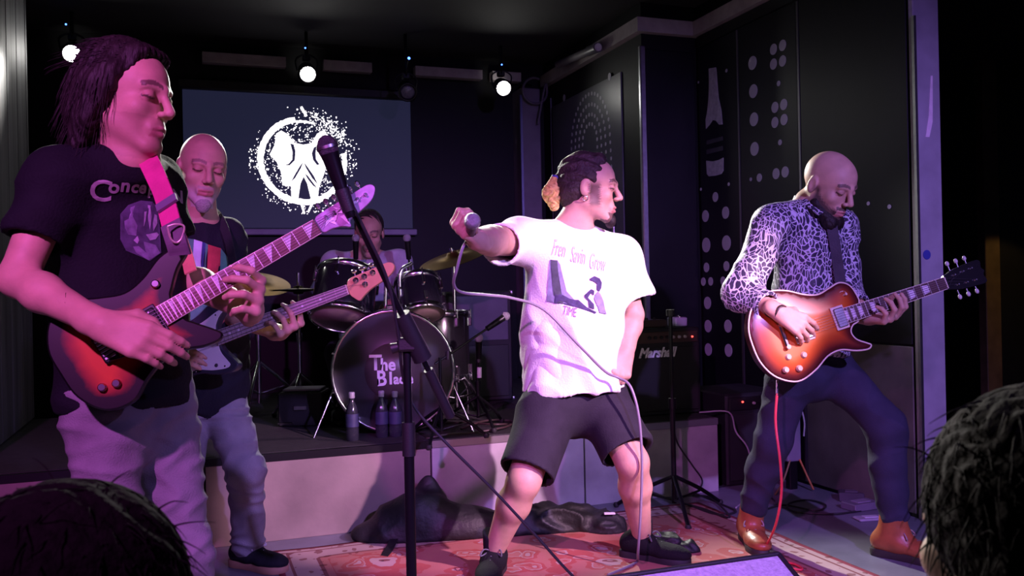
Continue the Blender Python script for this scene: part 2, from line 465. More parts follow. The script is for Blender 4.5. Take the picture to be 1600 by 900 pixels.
# right wall panels (each a board of its own)
def xpanel(name, x, ya, yb, z0, z1, m, parent, t=.012):
    return slab((x-t, min(ya, yb), z0), (x, max(ya, yb), z1), .003).build(name, m, parent)
yA, yBd, yC, yD = WX(1096, 300, XR2)[1], WX(1159, 300, XR2)[1], WX(1254, 300, XR2)[1], 3.245
pA = xpanel('panel', XR2, yA-.01, yBd+.012, .02, 2.62, black_gloss, wr)
pB = xpanel('panel', XR2, yBd-.012, yC+.012, .02, 2.62, black_gloss, wr)
pC = xpanel('panel', XR2, yC-.012, yD+.004, .80, 2.62, black_gloss, wr)
xpanel('wainscot_panel', XR2, yC-.012, yD+.004, .02, .79, mat('brown_grey_board', (.10, .085, .08), .55, vary=.35, vscale=6, bump=.05), wr)
for y in (yBd, yC):
    slab((XR2-.014, y-.008, .02), (XR2+.001, y+.008, 2.62)).build('seam_strip', mat('grey_seam', (.16, .15, .17), .3, .8), wr)
xpanel('skirting_strip', XR2, yA, yD, 2.63, 2.70, black_wall, wr)
# lit end of the right wall
struct('trim_1', slab((XR2-.012, 3.205, 0), (XR2+.14, 3.235, 2.56), .004), mat('grey_post_paint', (.30, .28, .33), .45, vary=.2, vscale=7, bump=.03), 'grey-violet end post of the right wall')
slab((XR2-.022, 3.19, 0), (XR2-.008, 3.206, 2.3)).build('corner_bead', steel_dull, bpy.data.objects['trim_1'])
bpt = WY(1448, 398, 3.204)
MB().cyl(bpt, bpt-EY*.002, .022, n=18).build('round_sticker', mat('blue_sticker', (.05, .06, .32), .4, vary=.15), bpy.data.objects['trim_1'])
MB().prism([(q[0], q[2]) for q in (WY(1455, 118, 3.2), WY(1458, 118, 3.2), WY(1458, 190, 3.2), WY(1453, 214, 3.2), WY(1447, 214, 3.2), WY(1452, 180, 3.2))], (0, 3.2045, 0), EX, UP, -EY*.002).build('pale_strip', mat('pale_pink_strip', (.75, .60, .70), .4, vary=.15, vscale=30), bpy.data.objects['trim_1'])  # thin slanted pale pink strip near the top of the post
# arch panel on the rear section
ya0, ya1 = WX(976, 300, XR1)[1], WX(868, 300, XR1)[1]
wrr = bpy.data.objects['wall_right_rear']
pArch = xpanel('panel', XR1, ya0, ya1, .45, 2.52, mat('charcoal_panel', (.075, .078, .09), .38, vary=.25, vscale=3), wrr)
slab((XR1-.02, YJ-.02, 0), (XR1+.02, YJ+.012, 2.62), .006).build('corner_bead', steel_dull, wrr)
slab((XR1+.02, YJ-.012, .02), (XR2-.02, YJ, 2.6), .004).build('panel', black_gloss, wrr)
slab((XR1-.006, ya1+.05, .5), (XR1, ya1+.062, 2.6)).build('seam_strip', steel_dull, wrr)
# printed dots
dot_m = mat('grey_dot_print', (.40, .39, .41), .5, vary=.25, vscale=40)
dot_me = MB().cyl((0, 0, 0), (-.002, 0, 0), 1.0, n=18).mesh('dot')
def dot(p, r, parent, x, ry=None):
    w = Matrix.Translation((x-.0125, p[1], p[2])) @ Matrix.Diagonal((1, ry or r, r, 1))
    mesh_obj('dot', dot_me, dot_m, parent, w)
z1 = lambda x, y: (850+x/2.251, y/2.251)
z2 = lambda x, y: (950+x/2.433, 350+y/2.433)
for (x, y, r) in [(740, 222, .04), (743, 321, .04), (745, 420, .04), (747, 524, .04), (814, 174, .031), (846, 160, .031), (814, 226, .031),
                  (846, 215, .031), (819, 378, .031), (850, 368, .031), (819, 431, .031), (851, 421, .031), (823, 611, .031), (855, 605, .031),
                  (832, 294, .015), (837, 501, .016), (734, 631, .011), (764, 625, .024)]:
    dot(WX(*z1(x, y), XR2), r, pB, XR2)
for (x, y, r) in [(648, 249, .011), (549, 290, .008), (558, 666, .010), (656, 648, .011), (609, 693, .031), (574, 760, .038), (645, 748, .038)]:
    dot(WX(*z1(x, y), XR2), r, pA, XR2)
for (x, y, r) in [(380, 80, .047), (457, 72, .047), (381, 165, .031), (457, 160, .031), (369, 219, .027), (397, 218, .027), (444, 216, .027),
                  (385, 300, .04), (462, 299, .04), (387, 388, .04), (463, 388, .04), (388, 477, .04), (465, 480, .04)]:
    dot(WX(*z2(x, y), XR2), r, pA, XR2)
for (x, y, r) in [(1360, 318, .010), (1330, 300, .009), (1393, 323, .011), (1334, 333, .013)]:
    dot(WX(x, y, XR2), r, pC, XR2)
ca = WX(924, 222, XR1)
for r, nn in ((.325, 20), (.253, 16), (.186, 12), (.122, 8)):
    for i in range(nn+1):
        a = math.pi*i/nn
        dot(np.array((XR1, ca[1]+r*math.cos(a), ca[2]+r*math.sin(a)*1.05)), .014, pArch, XR1, .012)
    for k in range(1, 5):
        for sgn in (-1, 1):
            if r > .15 or k < 2: dot(np.array((XR1, ca[1]+sgn*r*(1+.01*k), ca[2]-.055*k)), .013, pArch, XR1, .011)
for q in ((884, 153), (955, 120)): dot(WX(*q, XR1), .026, pArch, XR1, .022)
# bottle print, as flat pieces on the first panel
z3 = lambda x, y: WX(1080+x/4.09, 80+y/4.09, XR2)
bottle = [[(124, 112), (170, 104), (174, 132), (180, 220), (187, 300), (204, 375), (212, 468), (190, 470), (170, 445), (150, 440), (130, 470), (106, 498), (104, 440), (115, 380), (124, 290), (126, 200)],
          [(110, 572), (212, 545), (214, 570), (110, 598)], [(110, 630), (212, 606), (214, 634), (110, 660)],
          [(108, 700), (150, 705), (190, 695), (218, 680), (218, 765), (205, 785), (170, 795), (125, 800), (112, 785)]]
for i, poly in enumerate(bottle):
    pts = [z3(*q) for q in poly]
    MB().prism([(q[1], q[2]) for q in pts], (XR2-.0125, 0, 0), EY, UP, np.array((-.002, 0, 0))).build(
        'bottle_print', dot_m if i in (0, 3) else mat('dim_bottle_print', (.05, .05, .055), .5, vary=.2), pA)
# cornice strips under the ceiling
struct('trim_2', slab((XR1-.05, YJ, 2.70), (XR1, YB-.06, 2.79)), grey_strip, 'grey cornice strip over the dotted arch panel')
struct('trim_3', slab((XR1-.05, YJ-.05, 2.70), (XR2-.0, YJ, 2.79)), grey_strip, 'short grey cornice strip across the wall step')
struct('trim_4', slab((XR2-.05, 3.3, 2.70), (XR2, YJ-.05, 2.79)), grey_strip, 'grey cornice strip over the bottle panel')
for i, (a, b) in enumerate(((316, 446), (505, 580), (648, 752), (768, 812))):
    pa = WY(a, 84, YB-.12); pb = WY(b, 84, YB-.12)
    struct('trim_%d' % (5+i), slab((pa[0], YB-.14, 2.72), (pb[0], YB-.06, 2.79)), grey_strip,
           ['longest grey strip on the back wall, above the screen', 'grey strip beside the middle bright lamp', 'grey strip right of the screen', 'short grey strip by the corner'][i])
# column in the corner
pl, pr = WY(816, 250, YB-.2), WY(846, 250, YB-.2)
struct('trim_9', slab((pl[0], YB-.2, RISER), (pr[0], YB, 2.66), .006), mat('violet_grey_column', (.14, .12, .15), .5, vary=.2, vscale=8), 'grey square column in the back corner')
slab((pl[0]-.012, YB-.212, RISER), (pl[0]+.006, YB-.19, 2.6)).build('corner_bead', mat('blue_grey_bead', (.25, .27, .4), .3, .8), bpy.data.objects['trim_9'])
# left wall: tall shiny silver boards, standing on the riser
silver = mat('shiny_silver_board', (.13, .13, .14), .6, .25, vary=.5, vscale=9, bump=.6, bscale=14, stretch=(1, 1, .12))
wl = struct('wall_left', slab((XL-.14, YR-.05, RISER), (XL-.03, 5.92, CEIL)), black_wall, 'wall of shiny silver boards beside the drum riser')
yy = YR-.05
while yy < 5.9:
    w = min(.30, 5.92-yy)
    slab((XL-.03, yy+.004, RISER+.005), (XL, yy+w-.004, CEIL-.01), .006).build('panel', silver, wl); yy += .30
struct('wall_far_left', slab((-3.2, 5.95, 0), (XL-.03, 6.0, CEIL)), black_wall, 'black wall behind the silver boards')
# door frame in the dark side room
door_m = mat('brown_door_frame', (.16, .10, .05), .5, vary=.25, vscale=9)
d0, d1 = WY(1540, 400, 5.6), WY(1563, 400, 5.6)
w = d1[0]-d0[0]; dtop = WY(1560, 62, 5.6)[2]
dw = struct('door_1', slab((d0[0], 5.6, -.6), (d1[0], 5.68, dtop-.09), .005), door_m, 'brown door frame in the dark side room')
slab((d0[0], 5.6, dtop-.09), (d1[0]+1.0, 5.68, dtop), .005).build('header', door_m, dw)
slab((d1[0]+.92, 5.6, -.6), (d1[0]+1.0, 5.68, dtop-.09), .005).build('jamb', door_m, dw)
slab((d1[0], 5.63, -.6), (d1[0]+.92, 5.67, dtop-.09)).build('door_leaf', mat('black_door', (.01, .01, .012), .4, vary=.2), dw)
spot('side_room_lamp', (d0[0]+.5, 4.2, 1.9), (d0[0]+.05, 5.6, .45), 14, (1.0, .62, .2), 55, .2, .03)

# ------------------------------------------------------------------ riser: separate platforms
ply_face = mat('worn_plywood_face', (.22, .165, .15), .5, vary=.3, vscale=4, bump=.06, bscale=50)
ply_face2 = mat('worn_grey_face', (.36, .34, .36), .42, vary=.3, vscale=5, bump=.06, bscale=50)
riser_top = mat('dark_riser_carpet', (.02, .018, .02), .8, vary=.4, vscale=25, bump=.3, bscale=200)
edge_m = mat('riser_edge_metal', (.42, .40, .42), .3, .8)
xs = [-.98, .06, 1.07, 1.86, 2.64]
RG_ = 'platforms of the drum riser'
rl = ['leftmost riser platform, behind the red guitar', 'plywood-faced riser platform behind the mic stand', 'grey-faced riser platform behind the singer', 'rightmost riser platform, under the amplifier']
for i in range(4):
    a, b = xs[i]+.004, xs[i+1]-.004
    t = thing('riser_platform', rl[i], 'platform', ((a+b)/2, YR+.6, 0), RG_)
    slab((a, YR, 0), (b, YR+.02, RISER-.035), .002).build('front_panel', ply_face if i < 2 else ply_face2, t)
    slab((a, YR-.006, RISER-.035), (b, YR+.03, RISER-.002)).build('edge_rail', black_metal if i < 2 else edge_m, t)
    slab((a, YR+.025, RISER-.04), (b, 6.6 if a > XL else 5.9, RISER)).build('deck', riser_top, t)
    slab((b-.03, YR+.025, 0), (b, 6.6 if a > XL else 5.9, RISER-.045)).build('side_panel', ply_face2, t)
# ------------------------------------------------------------------ rug
def rug_material():
    m = bpy.data.materials.new('red_persian_rug'); m.use_nodes = True; nt = m.node_tree; b = nt.nodes['Principled BSDF']
    b.inputs['Roughness'].default_value = .85; N = nt.nodes.new; L = nt.links.new
    tc = N('ShaderNodeTexCoord'); nd = N('ShaderNodeTexNoise'); nd.inputs['Scale'].default_value = 7; nd.inputs['Detail'].default_value = 3; L(tc.outputs['Object'], nd.inputs['Vector'])
    wv = N('ShaderNodeVectorMath'); wv.operation = 'MULTIPLY_ADD'; wv.inputs[1].default_value = (.16, .16, 0); L(nd.outputs['Color'], wv.inputs[0]); L(tc.outputs['Object'], wv.inputs[2])
    def vor(scale, feat='F1', rnd=1.0):
        v = N('ShaderNodeTexVoronoi'); v.inputs['Scale'].default_value = scale; v.feature = feat; v.inputs['Randomness'].default_value = rnd
        L(wv.outputs[0], v.inputs['Vector']); return v
    def ramp(src, stops):
        r = N('ShaderNodeValToRGB'); r.color_ramp.interpolation = 'CONSTANT'
        while len(r.color_ramp.elements) < len(stops): r.color_ramp.elements.new(.5)
        for e, (p, c) in zip(r.color_ramp.elements, stops): e.position = p; e.color = (*c, 1)
        L(src, r.inputs[0]); return r
    def mix(f, a, c):
        x = N('ShaderNodeMix'); x.data_type = 'RGBA'; L(f, x.inputs[0]); L(a, x.inputs[6]); L(c, x.inputs[7]); return x.outputs[2]
    red, dk, cream, pink, teal = (.38, .085, .07), (.20, .06, .06), (.44, .31, .28), (.42, .16, .13), (.20, .19, .21)
    big = vor(2.6, rnd=.6); med = ramp(big.outputs['Distance'], [(0, cream), (.08, dk), (.11, cream), (.17, red), (.26, pink), (.285, red)])
    sm = vor(8.5, rnd=1.0); flo = ramp(sm.outputs['Distance'], [(0, teal), (.07, cream), (.16, red), (.22, pink), (.30, cream), (.34, red), (.52, pink)])
    f1 = ramp(big.outputs['Distance'], [(0, (0, 0, 0)), (.22, (1, 1, 1))])
    base = mix(f1.outputs[0], med.outputs[0], flo.outputs[0])
    # border bands measured from the rug's edge (attribute = distance to the edge)
    at = N('ShaderNodeAttribute'); at.attribute_name = 'edge'
    bandc = ramp(at.outputs['Fac'], [(0, (.30, .03, .06)), (.022, cream), (.05, dk), (.062, cream), (.16, dk), (.175, pink), (.20, red)])
    bandf = ramp(at.outputs['Fac'], [(0, (1, 1, 1)), (.205, (0, 0, 0))])
    s2 = vor(16, rnd=.4); bt = ramp(s2.outputs['Distance'], [(0, (.35, .06, .07)), (.22, (1, 1, 1))])
    bm_ = N('ShaderNodeMix'); bm_.data_type = 'RGBA'; bm_.blend_type = 'MULTIPLY'; bm_.inputs[0].default_value = .7
    L(bandc.outputs[0], bm_.inputs[6]); L(bt.outputs[0], bm_.inputs[7])
    fin = mix(bandf.outputs[0], base, bm_.outputs[2])
    nz = N('ShaderNodeTexNoise'); nz.inputs['Scale'].default_value = 5; L(tc.outputs['Object'], nz.inputs['Vector'])
    mr = N('ShaderNodeMapRange'); mr.inputs[3].default_value = .75; mr.inputs[4].default_value = 1.2; L(nz.outputs[0], mr.inputs[0])
    sc = N('ShaderNodeVectorMath'); sc.operation = 'SCALE'; L(fin, sc.inputs[0]); L(mr.outputs[0], sc.inputs['Scale'])
    L(sc.outputs[0], b.inputs['Base Color'])
    n2 = N('ShaderNodeTexNoise'); n2.inputs['Scale'].default_value = 400; bp = N('ShaderNodeBump'); bp.inputs['Strength'].default_value = .3; bp.inputs['Distance'].default_value = .004
    L(tc.outputs['Object'], n2.inputs['Vector']); L(n2.outputs[0], bp.inputs['Height']); L(bp.outputs[0], b.inputs['Normal'])
    return m
rx0, rx1, ry0, ry1 = .32, 2.40, 1.75, 3.92
nx, ny = 72, 72
gx = np.linspace(rx0, rx1, nx); gy = np.linspace(ry0, ry1, ny)
GX, GY = np.meshgrid(gx, gy, indexing='ij')
wav = .006+.0035*np.sin(GX*5+GY*3)*np.sin(GY*4.2-1)+.002*np.sin(GX*13+2*np.sin(GY*6))
rv = np.stack([GX, GY, np.maximum(wav, .004)], -1).reshape(-1, 3)
ii = np.arange(nx*ny).reshape(nx, ny)
rq = np.stack([ii[:-1, :-1], ii[1:, :-1], ii[1:, 1:], ii[:-1, 1:]], -1).reshape(-1, 4)
per = np.concatenate([ii[:, 0], ii[-1, 1:], ii[-2::-1, -1], ii[0, -2:0:-1]])
lowv = rv[per].copy(); lowv[:, 2] = .0005
nb = len(per); low = np.arange(nb)+len(rv)
side = np.stack([per, low, np.roll(low, -1), np.roll(per, -1)], -1)
rme = np_mesh('rug', np.concatenate([rv, lowv]), np.concatenate([rq, side]))
av = np.concatenate([rv, lowv]); ed = np.minimum(np.minimum(av[:, 0]-rx0, rx1-av[:, 0]), np.minimum(av[:, 1]-ry0, ry1-av[:, 1]))
a_ = rme.attributes.new('edge', 'FLOAT', 'POINT'); a_.data.foreach_set('value', ed.astype(np.float32))
mesh_obj('rug', rme, rug_material(), None, label='red patterned rug with cream border spread under the singer', cat='rug')

# ------------------------------------------------------------------ projection screen with its glowing emblem
sx0, sx1 = WY(287, 250, YB-.06)[0], WY(643, 250, YB-.06)[0]
sz0, sz1 = WY(287, 356, YB-.06)[2], WY(287, 136, YB-.06)[2]-.015
scr = thing('projection_screen', 'dark blue projection screen showing a glowing white round emblem', 'screen', ((sx0+sx1)/2, YB-.03, sz0))
slab((sx0, YB-.06, sz0), (sx1, YB-.045, sz1), .003).build('screen_surface', mat('dim_screen_glow', (.010, .010, .022), .6, vary=.1, vscale=2, emit=(.045, .05, .13), estr=.24), scr)
slab((sx0-.03, YB-.075, sz0-.05), (sx1+.03, YB-.02, sz0-.005), .006).build('bottom_bar', mat('screen_bar', (.22, .22, .28), .5, vary=.1), scr)
slab((sx0-.03, YB-.10, sz1), (sx1+.03, YB-.02, sz1+.07), .01).build('roller_case', black_plastic, scr)
glow = mat('projected_white', (.8, .8, .8), .6, emit=(1.0, .95, .98), estr=2.2, vary=.02)
ink = mat('projected_dark', (.03, .03, .06), .6, emit=(.05, .05, .13), estr=.3, vary=.02)
ec = WY(474, 251, YB-.062); er = .305                      # emblem centre and ring radius (m)
emb = lambda polys, name, m, z: bm_obj(poly_bm(polys), name, m, scr, ec+np.array((0, -z, 0)), EX, UP)
def arc(a0, a1, r0, r1, n=60, jag=0.0):
    A = [math.radians(a0+(a1-a0)*i/n) for i in range(n+1)]
    jr = lambda: 1+random.uniform(-jag, jag)
    return [(r1*jr()*math.cos(a), r1*math.sin(a)*jr()) for a in A]+[(r0*jr()*math.cos(a), r0*jr()*math.sin(a)) for a in A[::-1]]
emb([arc(100, 322, er*.92, er*1.06, 70, .014), arc(72, 100, er*.91, er*.96, 14, .012), arc(-18, 12, er*.92, er*1.05, 14, .02)], 'emblem_ring', glow, .0)
emb([arc(105, 318, er*.985, er*.995, 60)], 'emblem_ring_groove', ink, .001)
face = [(-.62, .62), (-.50, .70), (-.36, .62), (-.2, .42), (0, .38), (.2, .42), (.34, .66), (.5, .74), (.62, .6), (.58, .4), (.62, .15), (.55, -.1), (.48, -.32), (.36, -.62), (.32, -.9), (.16, -.92), (.08, -.55), (0, -.38), (-.08, -.55), (-.14, -.92), (-.3, -.9), (-.3, -.62), (-.5, -.6), (-.52, -.3), (-.62, -.05), (-.78, .12), (-.66, .35)]
sc_ = lambda L: [(x*er, y*er) for x, y in L]
emb([sc_(face)], 'emblem_mask', glow, .0005)
emb([sc_(arc(-75, 85, .30, .36, 14)) and [(x-.42*er, y+.12*er) for x, y in sc_([(.12, .28), (.2, .26), (.24, .1), (.22, -.12), (.1, -.24), (-.02, -.24), (.08, -.2), (.16, -.1), (.17, .08)])],
     [(-(x)+.40*er, y+.12*er) for x, y in sc_([(.08, .24), (.15, .2), (.2, .06), (.17, -.1), (.08, -.22), (.02, -.2), (.1, -.08), (.11, .06)])],
     sc_([(0, -.02), (-.06, -.18), (-.2, -.42), (-.3, -.52), (-.22, -.36), (-.09, -.14)]), sc_([(0, -.02), (.06, -.18), (.2, -.42), (.34, -.58), (.24, -.36), (.09, -.14)]),
     sc_([(.02, -.3), (.1, -.45), (.22, -.6), (.32, -.66), (.2, -.5), (.1, -.36)])], 'emblem_eyes', ink, .0015)
emb([sc_([(-.04, -1.05), (-.1, -1.02), (-.02, -1.28), (.02, -1.26)]), sc_([(.16, -1.02), (.22, -1.02), (.1, -1.25), (.07, -1.22)]), sc_([(-.05, 1.28), (0, 1.3), (.12, 1.08), (.07, 1.05)])], 'emblem_spikes', glow, .0006)
# splatter: far too many specks to count
bs = bmesh.new()
def speck(x, y, r):
    n = random.choice((4, 5)); a0 = random.random()*6
    bs.faces.new([bs.verts.new((x+r*random.uniform(.6, 1.2)*math.cos(a0+6.283*i/n), y+r*random.uniform(.6, 1.2)*math.sin(a0+6.283*i/n), 0)) for i in range(n)])
for _ in range(1100):
    a = random.uniform(0, 360); A = math.radians(a); w = random.random()
    if w < .55:
        rr = er*random.uniform(.45, .92); x, y = rr*math.cos(A), rr*math.sin(A)
        if abs(x) < .22*er and y < 0: continue
        speck(x, y, random.uniform(.002, .0065))
    elif w < .85:
        A = math.radians(random.gauss(50, 24)); rr = er*random.gauss(1.08, .11); speck(rr*math.cos(A), rr*math.sin(A), random.uniform(.002, .007))
    else:
        A = math.radians(random.choice((random.gauss(180, 12), random.gauss(235, 16), random.gauss(285, 14), random.gauss(0, 14)))); rr = er*random.uniform(1.06, 1.28)
        speck(rr*math.cos(A), rr*math.sin(A), random.uniform(.002, .007))
o = bm_obj(bs, 'emblem_splatter', glow, scr, ec+np.array((0, -.0004, 0)), EX, UP); o['kind'] = 'stuff'

# ------------------------------------------------------------------ stage lamps on the back wall, tube lamp, loose fittings
lamp_on = mat('lit_lamp_lens', (1, 1, 1), .3, emit=(1.0, .98, .93), estr=60)
lamp_off = mat('unlit_lamp_lens', (.12, .12, .14), .15, vary=.3, vscale=60, bump=.3, bscale=90)
led_blue = mat('blue_led', (.02, .05, .5), .3, emit=(.05, .15, 1.0), estr=8)
def par(px, py, D, tgt, lit, label, led):
    p = P(px, py, D); d = unit(np.array(tgt)-p); x, y, z = frame_of(d)
    t = thing('stage_lamp', label, 'stage lamp', p, 'stage lamps over the back of the stage')
    MB().lathe(p-d*.17, d, [(.025, -.01), (.05, 0), (.058, .05), (.058, .165), (.066, .17), (.066, .18), (.052, .18), (.050, .168)], 20, False).build('housing', black_metal, t)
    MB().lathe(p, d, [(.004, .006), (.035, .002), (.050, -.004), (.050, -.012)], 20).build('lens', lamp_on if lit else lamp_off, t)
    s = unit(np.cross(d, UP)); c = p-d*.10; top = np.array((c[0], c[1], CEIL-.005))
    MB().tube([c+s*.064, c+s*.072+UP*.08, c+UP*.115, c-s*.072+UP*.08, c-s*.064], .006, 6, 6).build('yoke', black_metal, t)
    MB().cyl(c+UP*.112, top, .012, n=10).build('hanger', black_metal, t)
    MB().box(c+UP*.085-d*.02, (.05, .05, .035), bev=.005).build('control_box', black_plastic, t)
    q = P(*led, D-.03); MB().ball(q, .010 if not lit else .006, 8).build('indicator_led', led_blue, t)
    MB().tube([c+UP*.085, (q+c+UP*.085)/2+UP*.02, q], .004, 6).build('led_stem', black_metal, t)
for (x, y, D), tgt, lab, led in zip(LAMPS, [cpt(-1.0, 1.6, .9), cpt(-.3, 2.6, .9), cpt(.7, 2.4, .9)],
        ['bright white stage lamp behind the long-haired guitarist\'s head', 'bright white stage lamp above the round emblem', 'bright white stage lamp nearest the corner column'],
        [(103, 38), (477, 75), (784, 101)]):
    par(x, y, D, tgt, True, lab, led)
par(637, 144, 6.2, cpt(.1, 2.6, .9), False, 'unlit stage lamp with a blue indicator above the screen corner', (639, 91))
# tube lamp along the cornice
a, b = WX(872, 101, XR1-.1), WX(934, 74, XR1-.1)
t = thing('tube_lamp', 'grey tube-shaped lamp fixed under the cornice by the arch panel', 'lamp', (a+b)/2)
MB().cyl(a, b+(a-b)*.18, .028, n=14).build('barrel', mat('tube_lamp_grey', (.16, .15, .16), .5, vary=.2), t)
MB().cyl(b+(a-b)*.2, b, .034, n=14).build('end_cap', mat('tube_cap', (.10, .10, .11), .4, vary=.2), t)
MB().cyl(b, b+(b-a)*.015, .026, n=14).build('lens', mat('pale_lens', (.6, .6, .6), .3, vary=.1), t)
MB().box((a+b)/2+np.array((.05, 0, .035)), (.1, .03, .03)).build('bracket', black_metal, t)
# coiled lead on the corner column
c0 = WY(836, 142, YB-.25)
MB().tube([c0+np.array((.10*math.cos(q), 0, .10*math.sin(q))) for q in np.linspace(1.2, 6.8, 14)]+[c0+np.array((.03, 0, -.2)), c0+np.array((.02, 0, -.26))], .010, 8).build(
    'coiled_lead', mat('lead_grey', (.10, .09, .10), .5, vary=.2), None, label='grey looped lead hanging on the corner column', cat='cable')
# ------------------------------------------------------------------ people: heads, hands, bodies
class Head:
    def __init__(s, c, f, u, sc=1.0):
        s.c = np.asarray(c, float); f = unit(f); r = unit(np.cross(f, u)); s.u = np.cross(r, f); s.f = f; s.r = r; s.s = sc
        s.R = np.column_stack([r, f, s.u])
    def W(s, x, y, z): return s.c+s.s*(s.R@np.array((x, y, z)))
    def L(s, V_): return ((V_-s.c)@s.R)/s.s
def head_prims(S, H, ears=True, jaw=1.0, nose=1.0):
    W, sc, R = H.W, H.s, H.R
    def el(c, r, k=.02, sub=False): S.el(W(*c), np.array(r)*sc, R, k*sc, sub)
    def rc(a, b, ra, rb=None, k=.015, sub=False): S.rc(W(*a), W(*b), ra*sc, (rb if rb else ra)*sc, k*sc, None, sub)
    el((0, -.014, .040), (.076, .097, .088)); el((0, .030, .042), (.064, .062, .066))
    el((0, .030, -.032), (.059*jaw, .060, .068))
    for x in (-1, 1):
        rc((x*.046*jaw, .0, -.052), (x*.016, .074, -.098), .021, .018, .02)
        el((x*.042, .060, -.018), (.021, .021, .020), .018)
    el((0, .080, -.099), (.020, .016, .017), .014)
    rc((-.044, .077, .031), (0, .093, .029), .009, .009, .012); rc((.044, .077, .031), (0, .093, .029), .009, .009, .012)
    for x in (-1, 1): el((x*.033, .104, .010), (.018, .018, .0125), .012, True)
    for x in (-1, 1): el((x*.033, .0795, .011), (.0150, .0135, .0120), .004)
    rc((0, .091, .024), (0, .1165*nose, -.020), .0075, .0115, .010)
    for x in (-1, 1): el((x*.0125, .104, -.027), (.0085, .011, .0075), .006)
    el((0, .086, -.060), (.030, .014, .022), .015)
    for x in (-1, 1):
        rc((x*.022, .090, -.0625), (x*.004, .1005, -.0585), .0045, .006, .004)
        rc((x*.019, .090, -.0690), (0, .0985, -.0705), .005, .0065, .004)
        rc((x*.024, .0945, -.0650), (0, .1045, -.0645), .0022, .0026, .003, True)
    if ears:
        for x in (-1, 1):
            el((x*.077, -.014, .002), (.0095, .021, .033), .006); el((x*.087, -.008, .004), (.0075, .011, .019), .004, True)
def hand(S, w, fwd, dors, side, sc=1.0, curl=None, thumb=None, spread=1.0):
    fwd = unit(fwd); dors = unit(np.asarray(dors)-fwd*(np.asarray(dors)@fwd)); T = side*np.cross(dors, fwd)
    A = lambda x, t, z: np.asarray(w)+sc*(x*fwd+t*T+z*dors)
    kn = [(.088, .031), (.092, .010), (.087, -.0115), (.077, -.031)]
    ln = [(.043, .027, .021), (.048, .031, .022), (.044, .029, .021), (.034, .022, .019)]
    curl = curl or [(30, 35, 20)]*4
    S.rc(A(-.03, 0, 0), A(.02, 0, 0), .027*sc, .026*sc, .02, (dors, .72))
    for (kx, kt), l3, cu in zip(kn, ln, curl):
        S.rc(A(.005, kt*.55, 0), A(kx, kt*spread, 0), .016*sc, .0118*sc, .012)
    S.rc(A(.03, .004, -.006), A(.07, 0, -.006), .030*sc, .030*sc, .012, (dors, .45))
    for i, ((kx, kt), l3, cu) in enumerate(zip(kn, ln, curl)):
        p = A(kx, kt*spread, 0); ang = 0; r = [.0112, .0098, .0088, .0074]
        if i == 3: r = [q*.88 for q in r]
        for j in range(3):
            ang += math.radians(cu[j]); d = fwd*math.cos(ang)-dors*math.sin(ang)+T*(.06*(1.5-i)*(spread-1)*4)
            q = p+unit(d)*l3[j]*sc; S.rc(p, q, r[j]*sc, r[j+1]*sc, .0035 if j else .006); p = q
    th = thumb or [(.052, .050, -.018), (.080, .056, -.030), (.102, .052, -.040)]
    pts = [A(.016, .022, -.008)]+[A(*q) for q in th]
    S.chain(pts, [.0165*sc, .0128*sc, .0108*sc, .0085*sc], .006)
    return A
SKIN = np.array((.50, .30, .22))
def crop(Vq, boxes):
    V_, Q = Vq; c = V_[Q].mean(1); keep = np.ones(len(Q), bool)
    for lo, hi in boxes: keep &= ~((c > lo+.004) & (c < hi-.004)).all(1)
    Q = Q[keep]; used = np.unique(Q); mp = np.full(len(V_), -1); mp[used] = np.arange(len(used)); return V_[used], mp[Q]
def build_body(name, S, m, boxes, col, h=.006, hh=.0033, **k):
    parts = [crop(S.mesh(h), boxes)]+[S.mesh(hh, lo=b[0], hi=b[1]) for b in boxes]
    return sdf_obj(name, parts, m, None, col, **k)
def box_around(pts, m): pts = np.array(pts); return (pts.min(0)-m, pts.max(0)+m)
def skeleton(S, J, bf, girth=1.0, legs=True, calf=1.0):
    g = girth; chest = (J['sR']+J['sL'])/2*.75+J['pel']*.25; belly = (J['sR']+J['sL'])/2*.42+J['pel']*.58
    S.rc(chest, belly, .135*g, .125*g, .05, (bf, .66)); S.rc(belly, J['pel'], .125*g, .135*g, .05, (bf, .7))
    S.rc(J['sR'], J['sL'], .052, .052, .05)
    S.rc(J['neck'], (J['sR']+J['neck'])/2-UP*.01, .05, .042, .05); S.rc(J['neck'], (J['sL']+J['neck'])/2-UP*.01, .05, .042, .05)
    for a in 'RL':
        sh, el, wr = J['s'+a], J['e'+a], J['w'+a]
        S.rc(sh, el, .050*g, .038*g, .03); m_ = el*.7+wr*.3
        S.rc(el, m_, .037*g, .041*g, .02); S.rc(m_, wr, .041*g, .0265*g, .02)
        if legs:
            hp, kn, an = J['h'+a], J['k'+a], J['a'+a]
            S.rc(hp, kn, .070*g, .056*g*calf, .03); c = kn*.68+an*.32
            S.rc(kn, c, .052*g*calf, .053*g*calf, .02); S.rc(c-bf*.010, an, .053*g*calf, .035*g, .03)
    return chest, belly
def neck(S, H, J, r=.054):
    S.rc(H.W(0, -.022, -.055), J['neck']+(-UP*.0), r, r*1.06, .025)
def report(name, J):
    d = lambda a, b: np.linalg.norm(J[a]-J[b])
    print(name, ' '.join('%s=%.2f' % (q, d(*q.split('-'))) for q in ('sR-sL', 'sR-eR', 'eR-wR', 'sL-eL', 'eL-wL', 'hR-kR', 'kR-aR', 'hL-kL', 'kL-aL', 'neck-pel') if all(z in J for z in q.split('-'))), 'ankles z %.2f %.2f' % (J['aR'][2], J['aL'][2]), 'pel z %.2f' % J['pel'][2])
